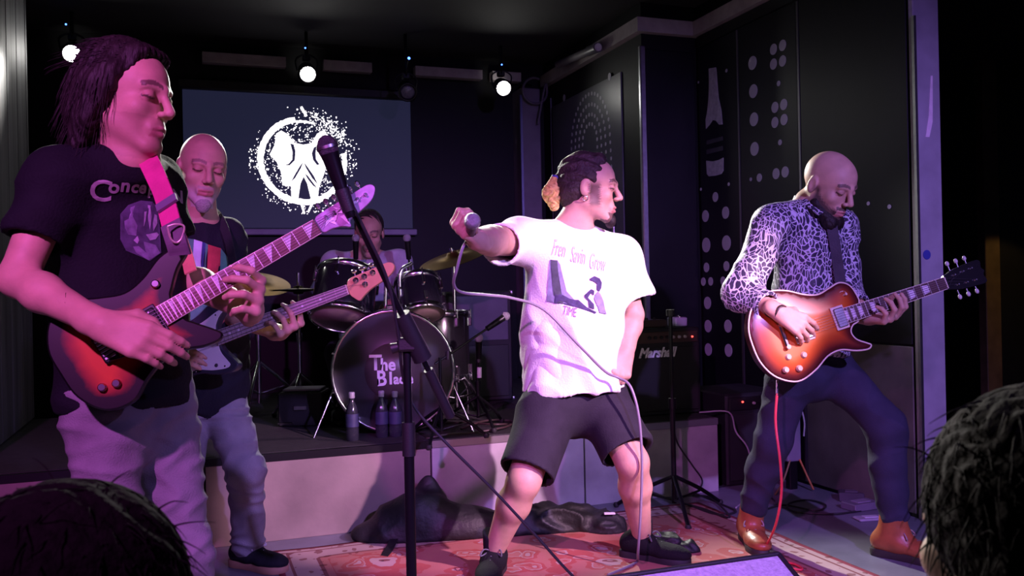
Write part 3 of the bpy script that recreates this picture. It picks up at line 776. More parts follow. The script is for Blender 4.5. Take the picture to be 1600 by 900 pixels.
def face_colors(H, base, brow=(.03, .02, .018), beard=None, lips=(.42, .17, .15), bald=None):
    def f(V_):
        c = np.tile(base, (len(V_), 1)).astype(np.float64); q = H.L(V_); x, y, z = q.T; ax = np.abs(x)
        near = (np.abs(q) < .17).all(1)
        m = near & (ax < .025) & (y > .082) & (z > -.079) & (z < -.0545-.12*ax); c[m] = lips
        m = near & (ax > .011) & (ax < .054) & (y > .055) & (np.abs(z-.0335-.006*np.sin((ax-.01)*70)) < .0055); c[m] = c[m]*.25+np.array(brow)*.75
        m = near & (np.abs(ax-.033) < .0155) & (y > .07) & (np.abs(z-.0045+5*(ax-.033)**2*-3) < .0022); c[m] = c[m]*.2
        m = near & (np.abs(ax-.033) < .017) & (y > .06) & (np.abs(z-.011) < .014) ; c[m] *= np.array((.86, .80, .80))
        if beard is not None: c = beard(c, x, y, z, ax, near)
        t = .06*np.sin(V_[:, 0]*47+2*np.sin(V_[:, 2]*31))*np.sin(V_[:, 2]*39+V_[:, 1]*23)
        return np.clip(c*(1+t[:, None]), 0, 1)
    return f
skin_m = mat('skin', tuple(SKIN), .56, attr='Col', vary=.10, vscale=30, bump=.06, bscale=220, sss=.08, spec=.35)
def cloth(name, col, **k):
    kw = dict(rough=.85, spec=.22, vary=.18, vscale=18, bump=.25, bscale=160); kw.update(k); return mat(name, col, **kw)
hair_dark = mat('dark_brown_hair', (.014, .010, .009), .62, spec=.3, vary=.5, vscale=40, bump=.8, bscale=60, stretch=(1, 1, .25))
def strands(mb, roots, dirs, lens, r=.0012, droop=.3, wob=.01, rng=None):
    for p, d, l in zip(roots, dirs, lens):
        pts = [p]; d = unit(d)
        for j in range(4):
            d = unit(d+np.array((0, 0, -droop))*.35+rng.randn(3)*wob*10*.2); pts.append(pts[-1]+d*l/4)
        mb.tube(pts, lambda t: r*(1-.8*t), 4, 2)
def shoe(par, g, f, m_up, m_sole, m_lace, L=.29, boot=0.0, name='shoe', white=False, shaft_to=None):
    "g = point on the floor under the ankle, f = horizontal direction of the toes"
    f = unit(f*np.array((1, 1, 0))); r = np.cross(f, UP); k = L/.29
    A = lambda x, y, z: g+k*(f*x+r*y)+UP*z*k
    S = SDF()
    S.rc(A(-.055, 0, .055), A(.02, 0, .060), .040*k, .042*k, .03); S.rc(A(.02, 0, .055), A(.135, 0, .045), .044*k, .040*k, .03, (UP, .72))
    S.rc(A(.10, .006, .042), A(.165, -.004, .040), .042*k, .036*k, .02, (UP, .62)); S.rc(A(-.035, 0, .07), A(-.02, 0, .09), .036*k, .036*k, .03)
    if boot:
        top = shaft_to if shaft_to is not None else A(-.01, 0, boot)
        S.rc(A(-.02, 0, .08), top, .046*k, .052*k, .025)
        S.rc(A(.02, 0, .075), A(.02, 0, .10), .038*k, .034*k, .03)
        dd = unit(top-A(-.02, 0, .08)); S.cut(top, dd, .09)
    S.cut(A(0, 0, .022), (0, 0, -1))
    o = sdf_obj(name, S.mesh(.0055), m_up, par)
    out = [(-.095, 0), (-.088, .026), (-.06, .038), (0, .036), (.06, .040), (.11, .048), (.16, .042), (.192, .018), (.198, -.006), (.188, -.030), (.15, -.046), (.10, -.046), (.05, -.038), (0, -.036), (-.06, -.038), (-.088, -.026)]
    P2 = [q*k for q in map(np.array, spline([np.array(q) for q in out], 3, True))]
    mb = MB(); rings = [[g+f*q[0]*s_+r*q[1]*s_+UP*z for q in P2] for z, s_ in ((.001, .98), (.006, 1.0), (.026*k, 1.0), (.030*k, .97))]
    mb.loft(rings).build('sole', m_sole, o)
    lm = MB(); top = lambda x: .098-(x-.02)*.36
    for i in range(5):
        x = .035+.022*i; z = (top(x) if not boot else max(top(x), .09-(x-.03)*.25)); w = .024
        lm.tube([A(x, -w, z-.016), A(x+.004, 0, z+.002), A(x, w, z-.016)], .0032*k, 5, 3)
    lm.tube([A(.03, 0, top(.03)+.004), A(.045, .03, top(.03)+.012), A(.06, .04, top(.03)-.008), A(.04, .02, top(.03)-.002)], .003*k, 5, 4)
    lm.tube([A(.03, 0, top(.03)+.004), A(.045, -.03, top(.03)+.014), A(.062, -.038, top(.03)-.006), A(.04, -.02, top(.03)-.002)], .003*k, 5, 4)
    lo = lm.build('laces', m_lace, o); lo['kind'] = 'stuff'
    return o
# ================================================================== guitarist on the left (long hair)
def lefty():
    J = dict(neck=P(205, 248, 2.15), sR=P(90, 284, 2.07), sL=P(240, 290, 2.37), eR=P(27, 436, 1.98), wR=P(160, 508, 1.90),
             eL=P(280, 430, 2.36), wL=P(394, 486, 2.16), pel=P(195, 610, 2.22), hR=P(165, 625, 2.15), hL=P(250, 618, 2.30),
             kR=P(172, 872, 2.08), kL=P(288, 872, 2.24), aR=P(150, 1125, 2.20), aL=P(290, 1090, 2.30))
    for a in 'RL': J['a'+a][2] = .09
    bf = V(.76, 0, .65); report('left', J)
    H = Head(P(197, 158, 2.13), V(.97, -.13, .22), UP+V(.12, 0, 0)*.15, 1.04)
    S = SDF(); skeleton(S, J, bf, 1.02); head_prims(S, H, jaw=1.04); neck(S, H, J, .056)
    # picking hand, fingers towards the strings; fretting hand round the neck
    hR = hand(S, J['wR'], P(225, 532, 1.90)-J['wR'], V(.1, .35, .93), 1, 1.03, [(18, 24, 14), (22, 26, 16), (26, 30, 18), (22, 26, 16)], [(.05, .048, -.014), (.082, .046, -.022), (.106, .036, -.028)])
    kn = P(413, 444, 2.045)
    hand(S, J['wL']+np.array((0, 0, 0)), kn-J['wL'], V(.97, -.05, -.10), -1, 1.0, [(42, 50, 30), (50, 52, 32), (60, 55, 35), (72, 60, 38)], [(.04, .04, -.035), (.062, .036, -.055), (.085, .025, -.062)], 1.25)
    boxes = [box_around([H.c], .165), box_around([J['wR'], P(270, 555, 1.9)], .075), box_around([J['wL'], kn, P(380, 415, 2.06)], .06)]
    base = SKIN*np.array((1.0, .98, .96))
    def beard(c, x, y, z, ax, near):
        m = near & (z < -.035) & (y > .0) & (z > -.13); c[m] *= np.array((.86, .84, .84)); return c
    o = build_body('person', S, skin_m, boxes, face_colors(H, base, beard=beard), label='guitarist with dark shoulder-length hair in a black band T-shirt, eyes lowered', cat='person')
    # hair: combed back, down to the collar
    Sh = SDF(); W = H.W; s = H.s
    Sh.el(W(0, -.022, .050), np.array((.088, .106, .096))*s, H.R, .02)
    Sh.el(W(0, -.065, -.02), np.array((.088, .070, .115))*s, H.R, .03)
    for x in (-1, 1):
        Sh.rc(W(x*.074, .012, .05), W(x*.078, -.022, -.055), .026*s, .022*s, .02); Sh.rc(W(x*.075, -.03, .02), W(x*.066, -.055, -.115), .030*s, .022*s, .03)
    Sh.rc(W(-.035, .045, .100), W(.035, .045, .100), .026*s, .026*s, .02)
    Sh.el(W(0, .118, .012), np.array((.066, .060, .082))*s, H.R, .012, True)       # clear the face
    Sh.cut(W(0, .060, .09), H.R@np.array((0, .90, -.43)))
    V_, Q = Sh.mesh(.0042)
    def hd(v):
        q = H.L(v); a = np.arctan2(q[:, 0], q[:, 1]-.02)
        return .0016*np.sin(a*46+3*np.sin(q[:, 2]*30))+.002*np.sin(a*17+q[:, 2]*25)
    ho = sdf_obj('hair', (V_, Q), hair_dark, o, disp=hd)
    rng = np.random.RandomState(3); mb = MB(); N = vnormals(V_, Q); q = H.L(V_)
    idx = np.where((q[:, 1] < .03))[0]; idx = rng.choice(idx, 520, False)
    down = -H.u
    dirs = [unit(down*(.9 if q[i, 2] < .06 else .25)-H.f*(.2 if q[i, 2] < .06 else .9)+N[i]*.22) for i in idx]
    strands(mb, V_[idx]+N[idx]*.001, dirs, rng.uniform(.04, .085, len(idx)), .0010, .3, .02, rng)
    st = mb.build('hair_strands', hair_dark, ho); st['kind'] = 'stuff'
    # T-shirt
    T = SDF(); sh = (J['sR']+J['sL'])/2; ch = sh*.78+J['pel']*.22; be = sh*.40+J['pel']*.60
    T.rc(ch+bf*.015, be+bf*.02, .158, .158, .05, (bf, .74)); T.rc(be+bf*.01, J['pel']-UP*.01, .158, .165, .05, (bf, .76))
    T.rc(J['sR'], J['sL'], .070, .066, .06); T.rc(J['neck']-UP*.012, J['sR'], .058, .066, .04); T.rc(J['neck']-UP*.012, J['sL'], .058, .066, .04)
    for a, t in (('R', .62), ('L', .60)):
        e = J['s'+a]+(J['e'+a]-J['s'+a])*t; T.sleeve(J['s'+a], e, .070, .068, .04, .014, .03)
    T.cut(J['pel']-UP*.045, (0, 0, -1))
    nk = J['neck']+bf*.02; T.cut(nk+UP*.02+bf*.02, H.u*.85+bf*.45, .10)
    tee = cloth('black_tshirt_cotton', (.005, .006, .009))
    to = sdf_obj('tshirt', T.mesh(.007, shell=.014), tee, o, disp=lambda v: folds(v, 16, .0032, 5, (1, 1, 1.0)))
    bv = bvh_of(to)
    pr = mat('pink_grey_print', (.42, .32, .40), .8, vary=.3, vscale=60)
    # arched lettering: one word, big first letter, each letter a piece of its own
    word = 'Conception'; n_ = bf*.7+V(0, 0, 1)*.3; n_[2] = 0; n_ = unit(n_); ex = unit(np.cross(UP, n_)); ey = np.cross(n_, ex)
    pts = [(157, 300, 1.55), (178, 293, .95), (196, 291, .92), (211, 293, .82), (223, 294, .82), (236, 297, .82), (247, 300, .78), (256, 302, .75), (266, 304, .85), (277, 308, 1.1)]
    for chh, (px, py, sz) in zip(word, pts):
        g = P(px, py, 2.1); tm = text_mesh(chh.upper() if chh in 'Cn' and sz > 1 else chh, .042*sz, xs=1.15, bold=.0012)
        hit = bv.ray_cast(Vector(CAM), Vector(unit(g-CAM)), 6)
        if hit[0] is None: tm.free(); continue
        print_on(tm, 'letter', pr, to, bv, np.array(hit[0]), ex, ey, .0025)
    # portrait print under the lettering
    def art(polys, m, lift):
        PX = [[np.array(bv.ray_cast(Vector(CAM), Vector(unit(P(120+x/5.62, 260+y/5.62, 2.1)-CAM)), 6)[0] or (0, 0, 0)) for x, y in poly] for poly in polys]
        for poly in PX:
            c = np.mean(poly, 0); bmm = poly_bm([[((q-c)@ex, (q-c)@ey) for q in poly]], .012)
            print_on(bmm, 'portrait_print', m, to, bv, c, ex, ey, lift)
    m1 = mat('violet_print_dim', (.075, .058, .12), .85, vary=.4, vscale=50); m2 = mat('violet_print_mid', (.20, .15, .28), .85, vary=.4, vscale=70); m3 = mat('violet_print_light', (.42, .32, .50), .85, vary=.3, vscale=70)
    art([[(380, 420), (450, 340), (560, 300), (660, 310), (720, 370), (725, 500), (740, 760), (640, 830), (480, 760), (430, 740), (380, 640)]], m1, .0022)
    art([[(470, 360), (510, 345), (490, 440), (530, 520), (520, 610), (450, 600), (420, 540), (415, 480), (455, 460)], [(585, 660), (690, 690), (730, 760), (650, 815), (600, 740)], [(490, 705), (540, 700), (660, 800), (630, 825), (520, 760)]], m2, .0030)
    art([[(620, 340), (645, 345), (655, 440), (640, 560), (625, 480)], [(680, 420), (700, 430), (705, 500), (670, 570), (665, 500)], [(605, 600), (700, 580), (718, 600), (690, 640), (640, 650)], [(590, 400), (612, 395), (600, 480), (585, 530)], [(530, 610), (545, 650), (530, 680), (495, 650)]], m3, .0036)
    # jeans
    Pn = SDF()
    Pn.rc(J['pel']+UP*.05, J['pel']-UP*.05, .150, .155, .04, (bf, .74))
    for a in 'RL':
        Pn.rc(J['h'+a], J['k'+a], .088, .068, .03); Pn.rc(J['k'+a], J['a'+a]+UP*.0, .068, .062, .03)
    jm = cloth('grey_denim', (.20, .19, .21), vary=.25, vscale=10, bump=.3, bscale=260)
    jo = sdf_obj('jeans', Pn.mesh(.008), jm, o, disp=lambda v: folds(v, 17, .0042, 11, (1, 1, 1.7)))
    def seam(par, pts, m):   # stitched seam following the leg
        MB().tube(pts, .0028, 5, 4).build('seam', m, par)
    for a, fd in (('R', bf), ('L', bf)):
        shoe(o, np.array((J['a'+a][0], J['a'+a][1], 0)), fd, cloth('black_shoe_canvas', (.012, .012, .016)), mat('dark_rubber_sole', (.03, .03, .03), .7, vary=.2), mat('white_laces', (.6, .58, .6), .8, vary=.1))
    return o, J
LG_, LGJ = lefty()

# ================================================================== bass player behind him
def bassist():
    J = dict(neck=P(312, 345, 3.42), sR=P(258, 368, 3.34), sL=P(352, 372, 3.52), eR=P(232, 480, 3.30), wR=P(250, 545, 3.16),
             eL=P(352, 490, 3.42), wL=P(438, 520, 3.24), pel=P(318, 590, 3.48), hR=P(292, 610, 3.45), hL=P(342, 606, 3.52),
             kR=P(285, 745, 3.42), kL=P(383, 735, 3.42), aR=P(232, 850, 3.52), aL=P(388, 862, 3.60))
    bf = V(.40, 0, .92); report('bass', J)
    J['aR'][2] = .09; J['aL'][2] = .09
    H = Head(P(316, 267, 3.36), V(.50, -.22, .83), UP+V(.1, 0, 0)*.12, 1.08)
    S = SDF(); skeleton(S, J, bf, 1.0); head_prims(S, H, jaw=1.06); neck(S, H, J, .060)
    kn = P(476, 506, 3.09)
    hand(S, J['wL'], kn-J['wL'], V(.45, -.88, -.08), -1, 1.05, [(62, 48, 26), (68, 48, 28), (74, 50, 28), (82, 52, 30)], [(.045, .04, -.03), (.07, .04, -.05), (.09, .03, -.06)], 1.3)
    hand(S, J['wR'], P(285, 556, 3.12)-J['wR'], V(.0, .4, .9), 1, 1.0, [(25, 30, 20)]*4)
    boxes = [box_around([H.c], .17), box_around([J['wL'], kn, P(455, 475, 3.09)], .06)]
    def beard(c, x, y, z, ax, near):
        m = near & (y > .02) & (z < -.040) & (z > -.125) & (ax < .06) & ~((ax < .026) & (z > -.078) & (z < -.054))
        w = np.clip((-.040-z)/.035, 0, 1)*.75; w = np.where(m, w, 0)[:, None]; w[(ax < .03) & (z < -.078) & near & (y > .05)] = .85
        c = c*(1-w)+np.array((.50, .46, .45))*w
        m = near & (y > .08) & (ax < .028) & (z < -.044) & (z > -.054); c[m] = c[m]*.5+np.array((.3, .25, .24))*.5
        m = near & (z > .02) & (y < .01) & (z < .085) & (ax > .04); c[m] *= .82
        return c
    o = build_body('person', S, skin_m, boxes, face_colors(H, SKIN*1.04, brow=(.15, .10, .08), beard=beard), label='bald bass player with a grey goatee, dark T-shirt and grey jeans', cat='person')
    # short grey goatee with some body
    G = SDF(); G.el(H.W(0, .082, -.105), np.array((.028, .022, .024))*H.s, H.R, .01); G.el(H.W(0, .078, -.122), np.array((.020, .018, .016))*H.s, H.R, .01)
    sdf_obj('goatee', G.mesh(.004), mat('grey_beard', (.40, .37, .37), .8, vary=.3, vscale=200, bump=.8, bscale=250), o)
    T = SDF(); sh = (J['sR']+J['sL'])/2; ch = sh*.78+J['pel']*.22; be = sh*.40+J['pel']*.60
    T.rc(ch, be, .165, .172, .05, (bf, .74)); T.rc(be, J['pel']-UP*.02, .172, .175, .05, (bf, .76)); T.rc(J['sR'], J['sL'], .068, .068, .06)
    T.rc(J['neck']-UP*.02, J['sR'], .052, .066, .04); T.rc(J['neck']-UP*.02, J['sL'], .052, .066, .04)
    for a, t in (('R', .6), ('L', .62)):
        e = J['s'+a]+(J['e'+a]-J['s'+a])*t; T.sleeve(J['s'+a], e, .070, .066, .04, .014, .03)
    T.cut(J['neck']+bf*.03+UP*.012, UP*.85+bf*.5, .10)
    to = sdf_obj('tshirt', T.mesh(.008, shell=.015), cloth('dark_navy_tshirt', (.014, .015, .024)), o, disp=lambda v: folds(v, 15, .003, 8))
    bv = bvh_of(to); ex = unit(np.cross(UP, bf)); ey = UP
    stripes = [((290, 372), (303, 374), (300, 420), (286, 420), (.10, .26, .22)), ((303, 374), (316, 378), (314, 425), (300, 420), (.62, .62, .80)), ((316, 378), (321, 380), (319, 428), (314, 425), (.05, .07, .22)),
               ((321, 380), (325, 382), (323, 440), (318, 432), (.10, .30, .24)), ((325, 382), (345, 388), (342, 445), (322, 440), (.60, .07, .09)), ((345, 388), (358, 405), (355, 450), (342, 445), (.10, .32, .24)),
               ((286, 440), (330, 470), (318, 520), (280, 500), (.12, .32, .26)), ((318, 470), (350, 450), (346, 500), (316, 525), (.08, .28, .22)), ((346, 470), (353, 455), (352, 500), (344, 510), (.60, .12, .12))]
    for i, s in enumerate(stripes):
        pts = []
        for q in s[:4]:
            h = bv.ray_cast(Vector(CAM), Vector(unit(P(*q, 3.3)-CAM)), 6)[0]
            if h is not None: pts.append(np.array(h))
        if len(pts) < 4: continue
        c = np.mean(pts, 0); print_on(poly_bm([[((q-c)@ex, (q-c)@ey) for q in pts]], .012), 'colour_block', cloth('tshirt_block_%d' % i, s[4]), to, bv, c, ex, ey, .003)
    Pn = SDF(); Pn.rc(J['pel']+UP*.05, J['pel']-UP*.04, .148, .150, .04, (bf, .74))
    for a in 'RL':
        Pn.rc(J['h'+a], J['k'+a], .096, .070, .03); Pn.rc(J['k'+a], J['a'+a]+UP*.0, .070, .066, .03)
    Pn.cut(np.array((0, 0, .045)), (0, 0, -1))
    sdf_obj('jeans', Pn.mesh(.008), cloth('light_grey_denim', (.27, .26, .29), vary=.25, vscale=10, bump=.3, bscale=260), o, disp=lambda v: folds(v, 17, .0040, 21, (1, 1, 1.8)))
    cn = cloth('black_canvas', (.014, .014, .020)); sl = mat('tan_rubber_sole', (.42, .22, .14), .7, vary=.15); lc = mat('white_laces', (.6, .58, .6), .8)
    shoe(o, np.array((*J['aL'][:2], 0)), V(.88, 0, .47), cn, sl, lc, .285); shoe(o, np.array((*J['aR'][:2], 0)), V(-.2, 0, .98), cn, sl, lc, .285)
    return o, J
BA_, BAJ = bassist()

# ================================================================== singer
def singer():
    J = dict(neck=P(897, 352, 3.52), sR=P(812, 376, 3.44), sL=P(968, 402, 3.62), eR=P(768, 376, 3.18), wR=P(745, 374, 2.97),
             eL=P(990, 492, 3.62), wL=P(977, 552, 3.50), pel=P(898, 600, 3.55), hR=P(862, 625, 3.50), hL=P(938, 622, 3.58),
             kR=P(818, 752, 3.32), kL=P(988, 722, 3.42), aR=P(772, 862, 3.44), aL=P(1003, 828, 3.60))
    bf = V(.22, .0, .97); report('sing', J); J['aR'][2] = .09; J['aL'][2] = .09
    H = Head(P(920, 297, 3.50), V(.98, -.10, .05), UP+V(.1, 0, 0)*.0-V(1, 0, 0)*.10, 1.06)
    S = SDF(); skeleton(S, J, bf, 1.06, calf=1.08); head_prims(S, H, jaw=1.04); neck(S, H, J, .062); S.chain([J['sR'], J['eR'], J['wR']], [.056, .052, .036], .02)
    mic_c = P(738, 342, 2.80); mic_d = unit(V(.12, .32, .94)); fist = P(733, 357, 2.90)
    fw = unit(np.cross(mic_d, V(1, .1, .1))); fw = unit(V(-.35, .72, .5)-mic_d*(V(-.35, .72, .5)@mic_d)*.7)
    hand(S, J['wR'], P(714, 356, 2.90)-J['wR'], V(-.72, .1, .55), 1, 1.08, [(70, 85, 55), (72, 85, 55), (74, 85, 55), (76, 85, 55)], [(.05, .045, -.03), (.075, .03, -.052), (.09, .01, -.06)])
    hand(S, J['wL'], P(968, 588, 3.45)-J['wL'], V(.25, .0, .95), -1, 1.08, [(55, 80, 50)]*4, [(.045, .045, -.025), (.07, .035, -.045), (.09, .015, -.05)])
    boxes = [box_around([H.c], .18), box_around([J['wR'], P(712, 350, 2.88)], .08), box_around([J['wL'], P(966, 592, 3.45)], .08)]
    def beard(c, x, y, z, ax, near):
        dk = np.array((.05, .03, .028))
        m = near & (ax < .032) & (y > .05) & (z < -.079) & (z > -.125); c[m] = c[m]*.15+dk*.85                  # goatee
        nz = .006*np.sin(x*900+y*700)*np.sin(z*800+y*500)
        w = np.clip((.026-np.abs(y-.018-.10*np.clip(-z, 0, .1)+nz))/.010, 0, 1)*np.clip((.03-z)/.02, 0, 1)*np.clip((z+.072)/.02, 0, 1)*(ax > .035)*near
        w = w[:, None]*.82; c = c*(1-w)+dk*w
        m = near & (z < -.03) & (y > .01) & (z > -.12); c[m] *= .92
        return c
    o = build_body('person', S, skin_m, boxes, face_colors(H, SKIN*1.02, beard=beard), label='singer in a white printed T-shirt and dark shorts pointing a microphone forward', cat='person')
    W, s = H.W, H.s
    G = SDF(); G.el(W(0, .088, -.108), np.array((.026, .020, .026))*s, H.R, .01)
    sdf_obj('goatee', G.mesh(.004), hair_dark, o, disp=lambda v: .0015*np.sin(v@np.array((600, 500, 200.))))
    # hair drawn back into a ponytail
    Sh = SDF(); Sh.el(W(0, -.022, .050), np.array((.083, .099, .090))*s, H.R, .02); Sh.el(W(0, -.06, -.005), np.array((.072, .058, .07))*s, H.R, .03)
    Sh.rc(W(-.03, .03, .108), W(.03, .03, .108), .024*s, .024*s, .02)
    for x in (-1, 1): Sh.el(W(x*.085, -.004, -.012), np.array((.03, .030, .042))*s, H.R, .008, True)
    Sh.cut(W(0, .048, .10), H.R@np.array((0, .93, -.36))); Sh.cut(W(0, -.05, -.075), -H.u)
    V_, Q = Sh.mesh(.0042)
    brown = mat('brown_hair', (.030, .020, .018), .6, spec=.3, vary=.5, vscale=40, bump=.9, bscale=70)
    ho = sdf_obj('hair', (V_, Q), brown, o, disp=lambda v: .0014*np.sin(H.L(v)[:, 2]*260+4*np.sin(H.L(v)[:, 1]*30)+H.L(v)[:, 0]*60)+.0035*np.sin(v@np.array((70, 90, 110.))))
    c0, c1 = P(868, 282, 3.50), P(866, 322, 3.47)
    pt = SDF(); pt.rc(c0, (c0+c1)/2+V(-1, 0, 0)*.012, .018, .030, .02); pt.rc((c0+c1)/2+V(-1, 0, 0)*.012, c1, .030, .016, .02)
    painted_backlight = mat('backlit_ponytail', (.62, .45, .12), .5, vary=.5, vscale=60, bump=.9, bscale=80)  # yellow of the back light painted into the dark brown ponytail's colour
    po = sdf_obj('ponytail', pt.mesh(.004), painted_backlight, ho, disp=lambda v: .006*np.sin(v@np.array((260, 200, 120.))+3*np.sin(v[:, 2]*110)))
    MB().lathe(c0-V(-.3, -1, 0)*.012, V(-.3, -1, 0), [(.019, -.006), (.021, 0), (.019, .006)], 14).build('hair_tie', mat('blue_hair_tie', (.03, .03, .22), .6, vary=.2), ho)
    MB().tube([W(-.079, -.012, -.030)+H.R@np.array((-.004*math.sin(a), .009*math.cos(a), -.009+.009*math.sin(a))) for a in np.linspace(0, 6.28, 10)], .0022, 6, 2).build('earring', chrome, o)
    MB().tube([W(.079, -.012, -.030)+H.R@np.array((.004*math.sin(a), .009*math.cos(a), -.009+.009*math.sin(a))) for a in np.linspace(0, 6.28, 10)], .0022, 6, 2).build('earring', chrome, o)
    # loose T-shirt
    T = SDF(); sh = (J['sR']+J['sL'])/2; ch = sh*.8+J['pel']*.2; be = sh*.38+J['pel']*.62
    T.rc(ch, be, .185, .195, .06, (bf, .74)); T.rc(be, P(897, 640, 3.52), .195, .215, .06, (bf, .72)); T.rc(J['sR'], J['sL'], .078, .078, .06)
    T.rc(J['neck']-UP*.028, J['sR'], .05, .07, .04); T.rc(J['neck']-UP*.028, J['sL'], .05, .07, .04)
    e = J['sR']+(J['eR']-J['sR'])*.70-UP*.015; T.sleeve(J['sR'], e, .080, .080, .05, .013, .03)
    e = J['sL']+(J['eL']-J['sL'])*.74+V(1, 0, 0)*.012; T.sleeve(J['sL'], e, .080, .090, .05, .014, .03)
    hem = P(895, 612, 3.52); T.cut(hem, -UP*1.0+V(1, 0, 0)*.03)
    T.cut(J['neck']+bf*.03+UP*.006, UP*.85+bf*.5+V(.3, 0, 0)*.2, .11)
    wt = cloth('white_tshirt_cotton', (.78, .77, .78), vary=.04)
    def sd(v):
        w = np.clip((J['sR'][2]-.05-v[:, 2])/.3, .15, 1); return folds(v, 13, .0095, 31, (1.3, 1.3, .55))*w+folds(v, 26, .0035, 4, (1, 1, .5))*w
    to = sdf_obj('tshirt', T.mesh(.0075, shell=.015), wt, o, disp=sd)
    bv = bvh_of(to); n_ = unit(bf*np.array((1, 1, 0))*.6+V(0, 0, 1)*.4); ex0 = unit(np.cross(UP, n_)); ey0 = np.cross(n_, ex0)
    ti = math.radians(-13); ex = ex0*math.cos(ti)+ey0*math.sin(ti); ey = -ex0*math.sin(ti)+ey0*math.cos(ti)
    def hit(px, py): return np.array(bv.ray_cast(Vector(CAM), Vector(unit(P(px, py, 3.4)-CAM)), 6)[0] or P(px, py, 3.35))
    faint = mat('faint_grey_print', (.50, .46, .54), .85, vary=.25, vscale=80)
    for wd, (px, py) in (('Fren', (874, 389)), ('Savin', (904, 400)), ('Grow', (934, 411))):
        print_on(text_mesh(wd, .088, xs=.33, spacing=1.0), 'lettering', faint, to, bv, hit(px, py), ex, ey, .004)
    print_on(text_mesh('TIME', .05, xs=.5), 'lettering', mat('violet_print', (.25, .16, .36), .85, vary=.2), to, bv, hit(890, 487), ex, ey, .004)
    zz = lambda x, y: (830+x/6, 360+y/6)
    def art(poly, m, lift):
        pts = [hit(*zz(*q)) for q in poly]; c = np.mean(pts, 0); print_on(poly_bm([[((q-c)@ex, (q-c)@ey) for q in pts]], .014), 'picture_print', m, to, bv, c, ex, ey, lift)
    ind = mat('indigo_print', (.050, .040, .11), .85, vary=.35, vscale=60); grn = mat('grey_violet_print', (.22, .22, .34), .85, vary=.3, vscale=40); dkp = mat('dark_slate_print', (.06, .07, .09), .85, vary=.3, vscale=50)
    art([(245, 280), (270, 320), (300, 450), (330, 570), (395, 640), (400, 700), (215, 680), (140, 665), (150, 590), (160, 440), (175, 275)], grn, .003)
    art([(180, 275), (243, 282), (255, 420), (285, 600), (300, 690), (215, 680), (195, 500)], dkp, .004)
    art([(285, 600), (360, 640), (412, 650), (440, 650), (520, 720), (610, 765), (600, 780), (400, 712), (215, 682), (220, 600)], ind, .0048)
    art([(550, 450), (590, 428), (640, 450), (660, 490), (655, 540), (635, 575), (615, 555), (615, 500), (580, 475), (552, 468)], ind, .0048)
    art([(625, 570), (650, 600), (675, 660), (690, 740), (705, 785), (640, 770), (615, 700), (590, 640), (600, 600)], grn, .0046)
    art([(500, 605), (560, 550), (590, 565), (585, 610), (560, 585), (530, 630), (585, 690), (590, 740), (540, 720), (535, 660), (500, 625)], ind, .0050)
    # dark shorts
    Pn = SDF(); Pn.rc(J['pel']+UP*.06, J['pel']-UP*.04, .165, .172, .04, (bf, .74))
    for a, t in (('R', .90), ('L', .86)):
        d = J['k'+a]-J['h'+a]; e = J['h'+a]+d*t; Pn.sleeve(J['h'+a], e, .118, .108, .04, .014, .03)
    shm = cloth('dark_slate_shorts', (.022, .020, .028), vary=.2, bump=.15)
    so = sdf_obj('shorts', Pn.mesh(.007, shell=.016), shm, o, disp=lambda v: folds(v, 12, .005, 41, (1.2, 1.2, .9)))
    for a, fd in (('R', V(-.15, 0, .98)), ('L', V(.82, 0, .57))):
        g = np.array((*J['a'+a][:2], 0))
        k = SDF(); k.rc(g+UP*.07, g+UP*.165+ (J['k'+a]-J['a'+a])*.0, .040, .043, .02); k.cut(g+UP*.155, (J['k'+a]-J['a'+a]), .09)
        sdf_obj('sock', k.mesh(.005), cloth('black_sock', (.012, .012, .016)), o)
        shoe(o, g, fd, cloth('black_trainer', (.007, .007, .009)), mat('black_sole', (.014, .014, .016), .7, vary=.2), mat('grey_laces', (.10, .10, .12), .8, vary=.2), .30)
    # bandage / strap below the right knee
    c = J['kR']*.88+J['aR']*.12; d = unit(J['kR']-J['aR'])
    MB().lathe(c-d*.01, d, [(.054, -.003), (.0575, 0), (.054, .003)], 24, False).build('knee_band', mat('skin_tone_band', (.55, .34, .26), .7, vary=.1), o)
    return o, J
SI_, SIJ = singer()

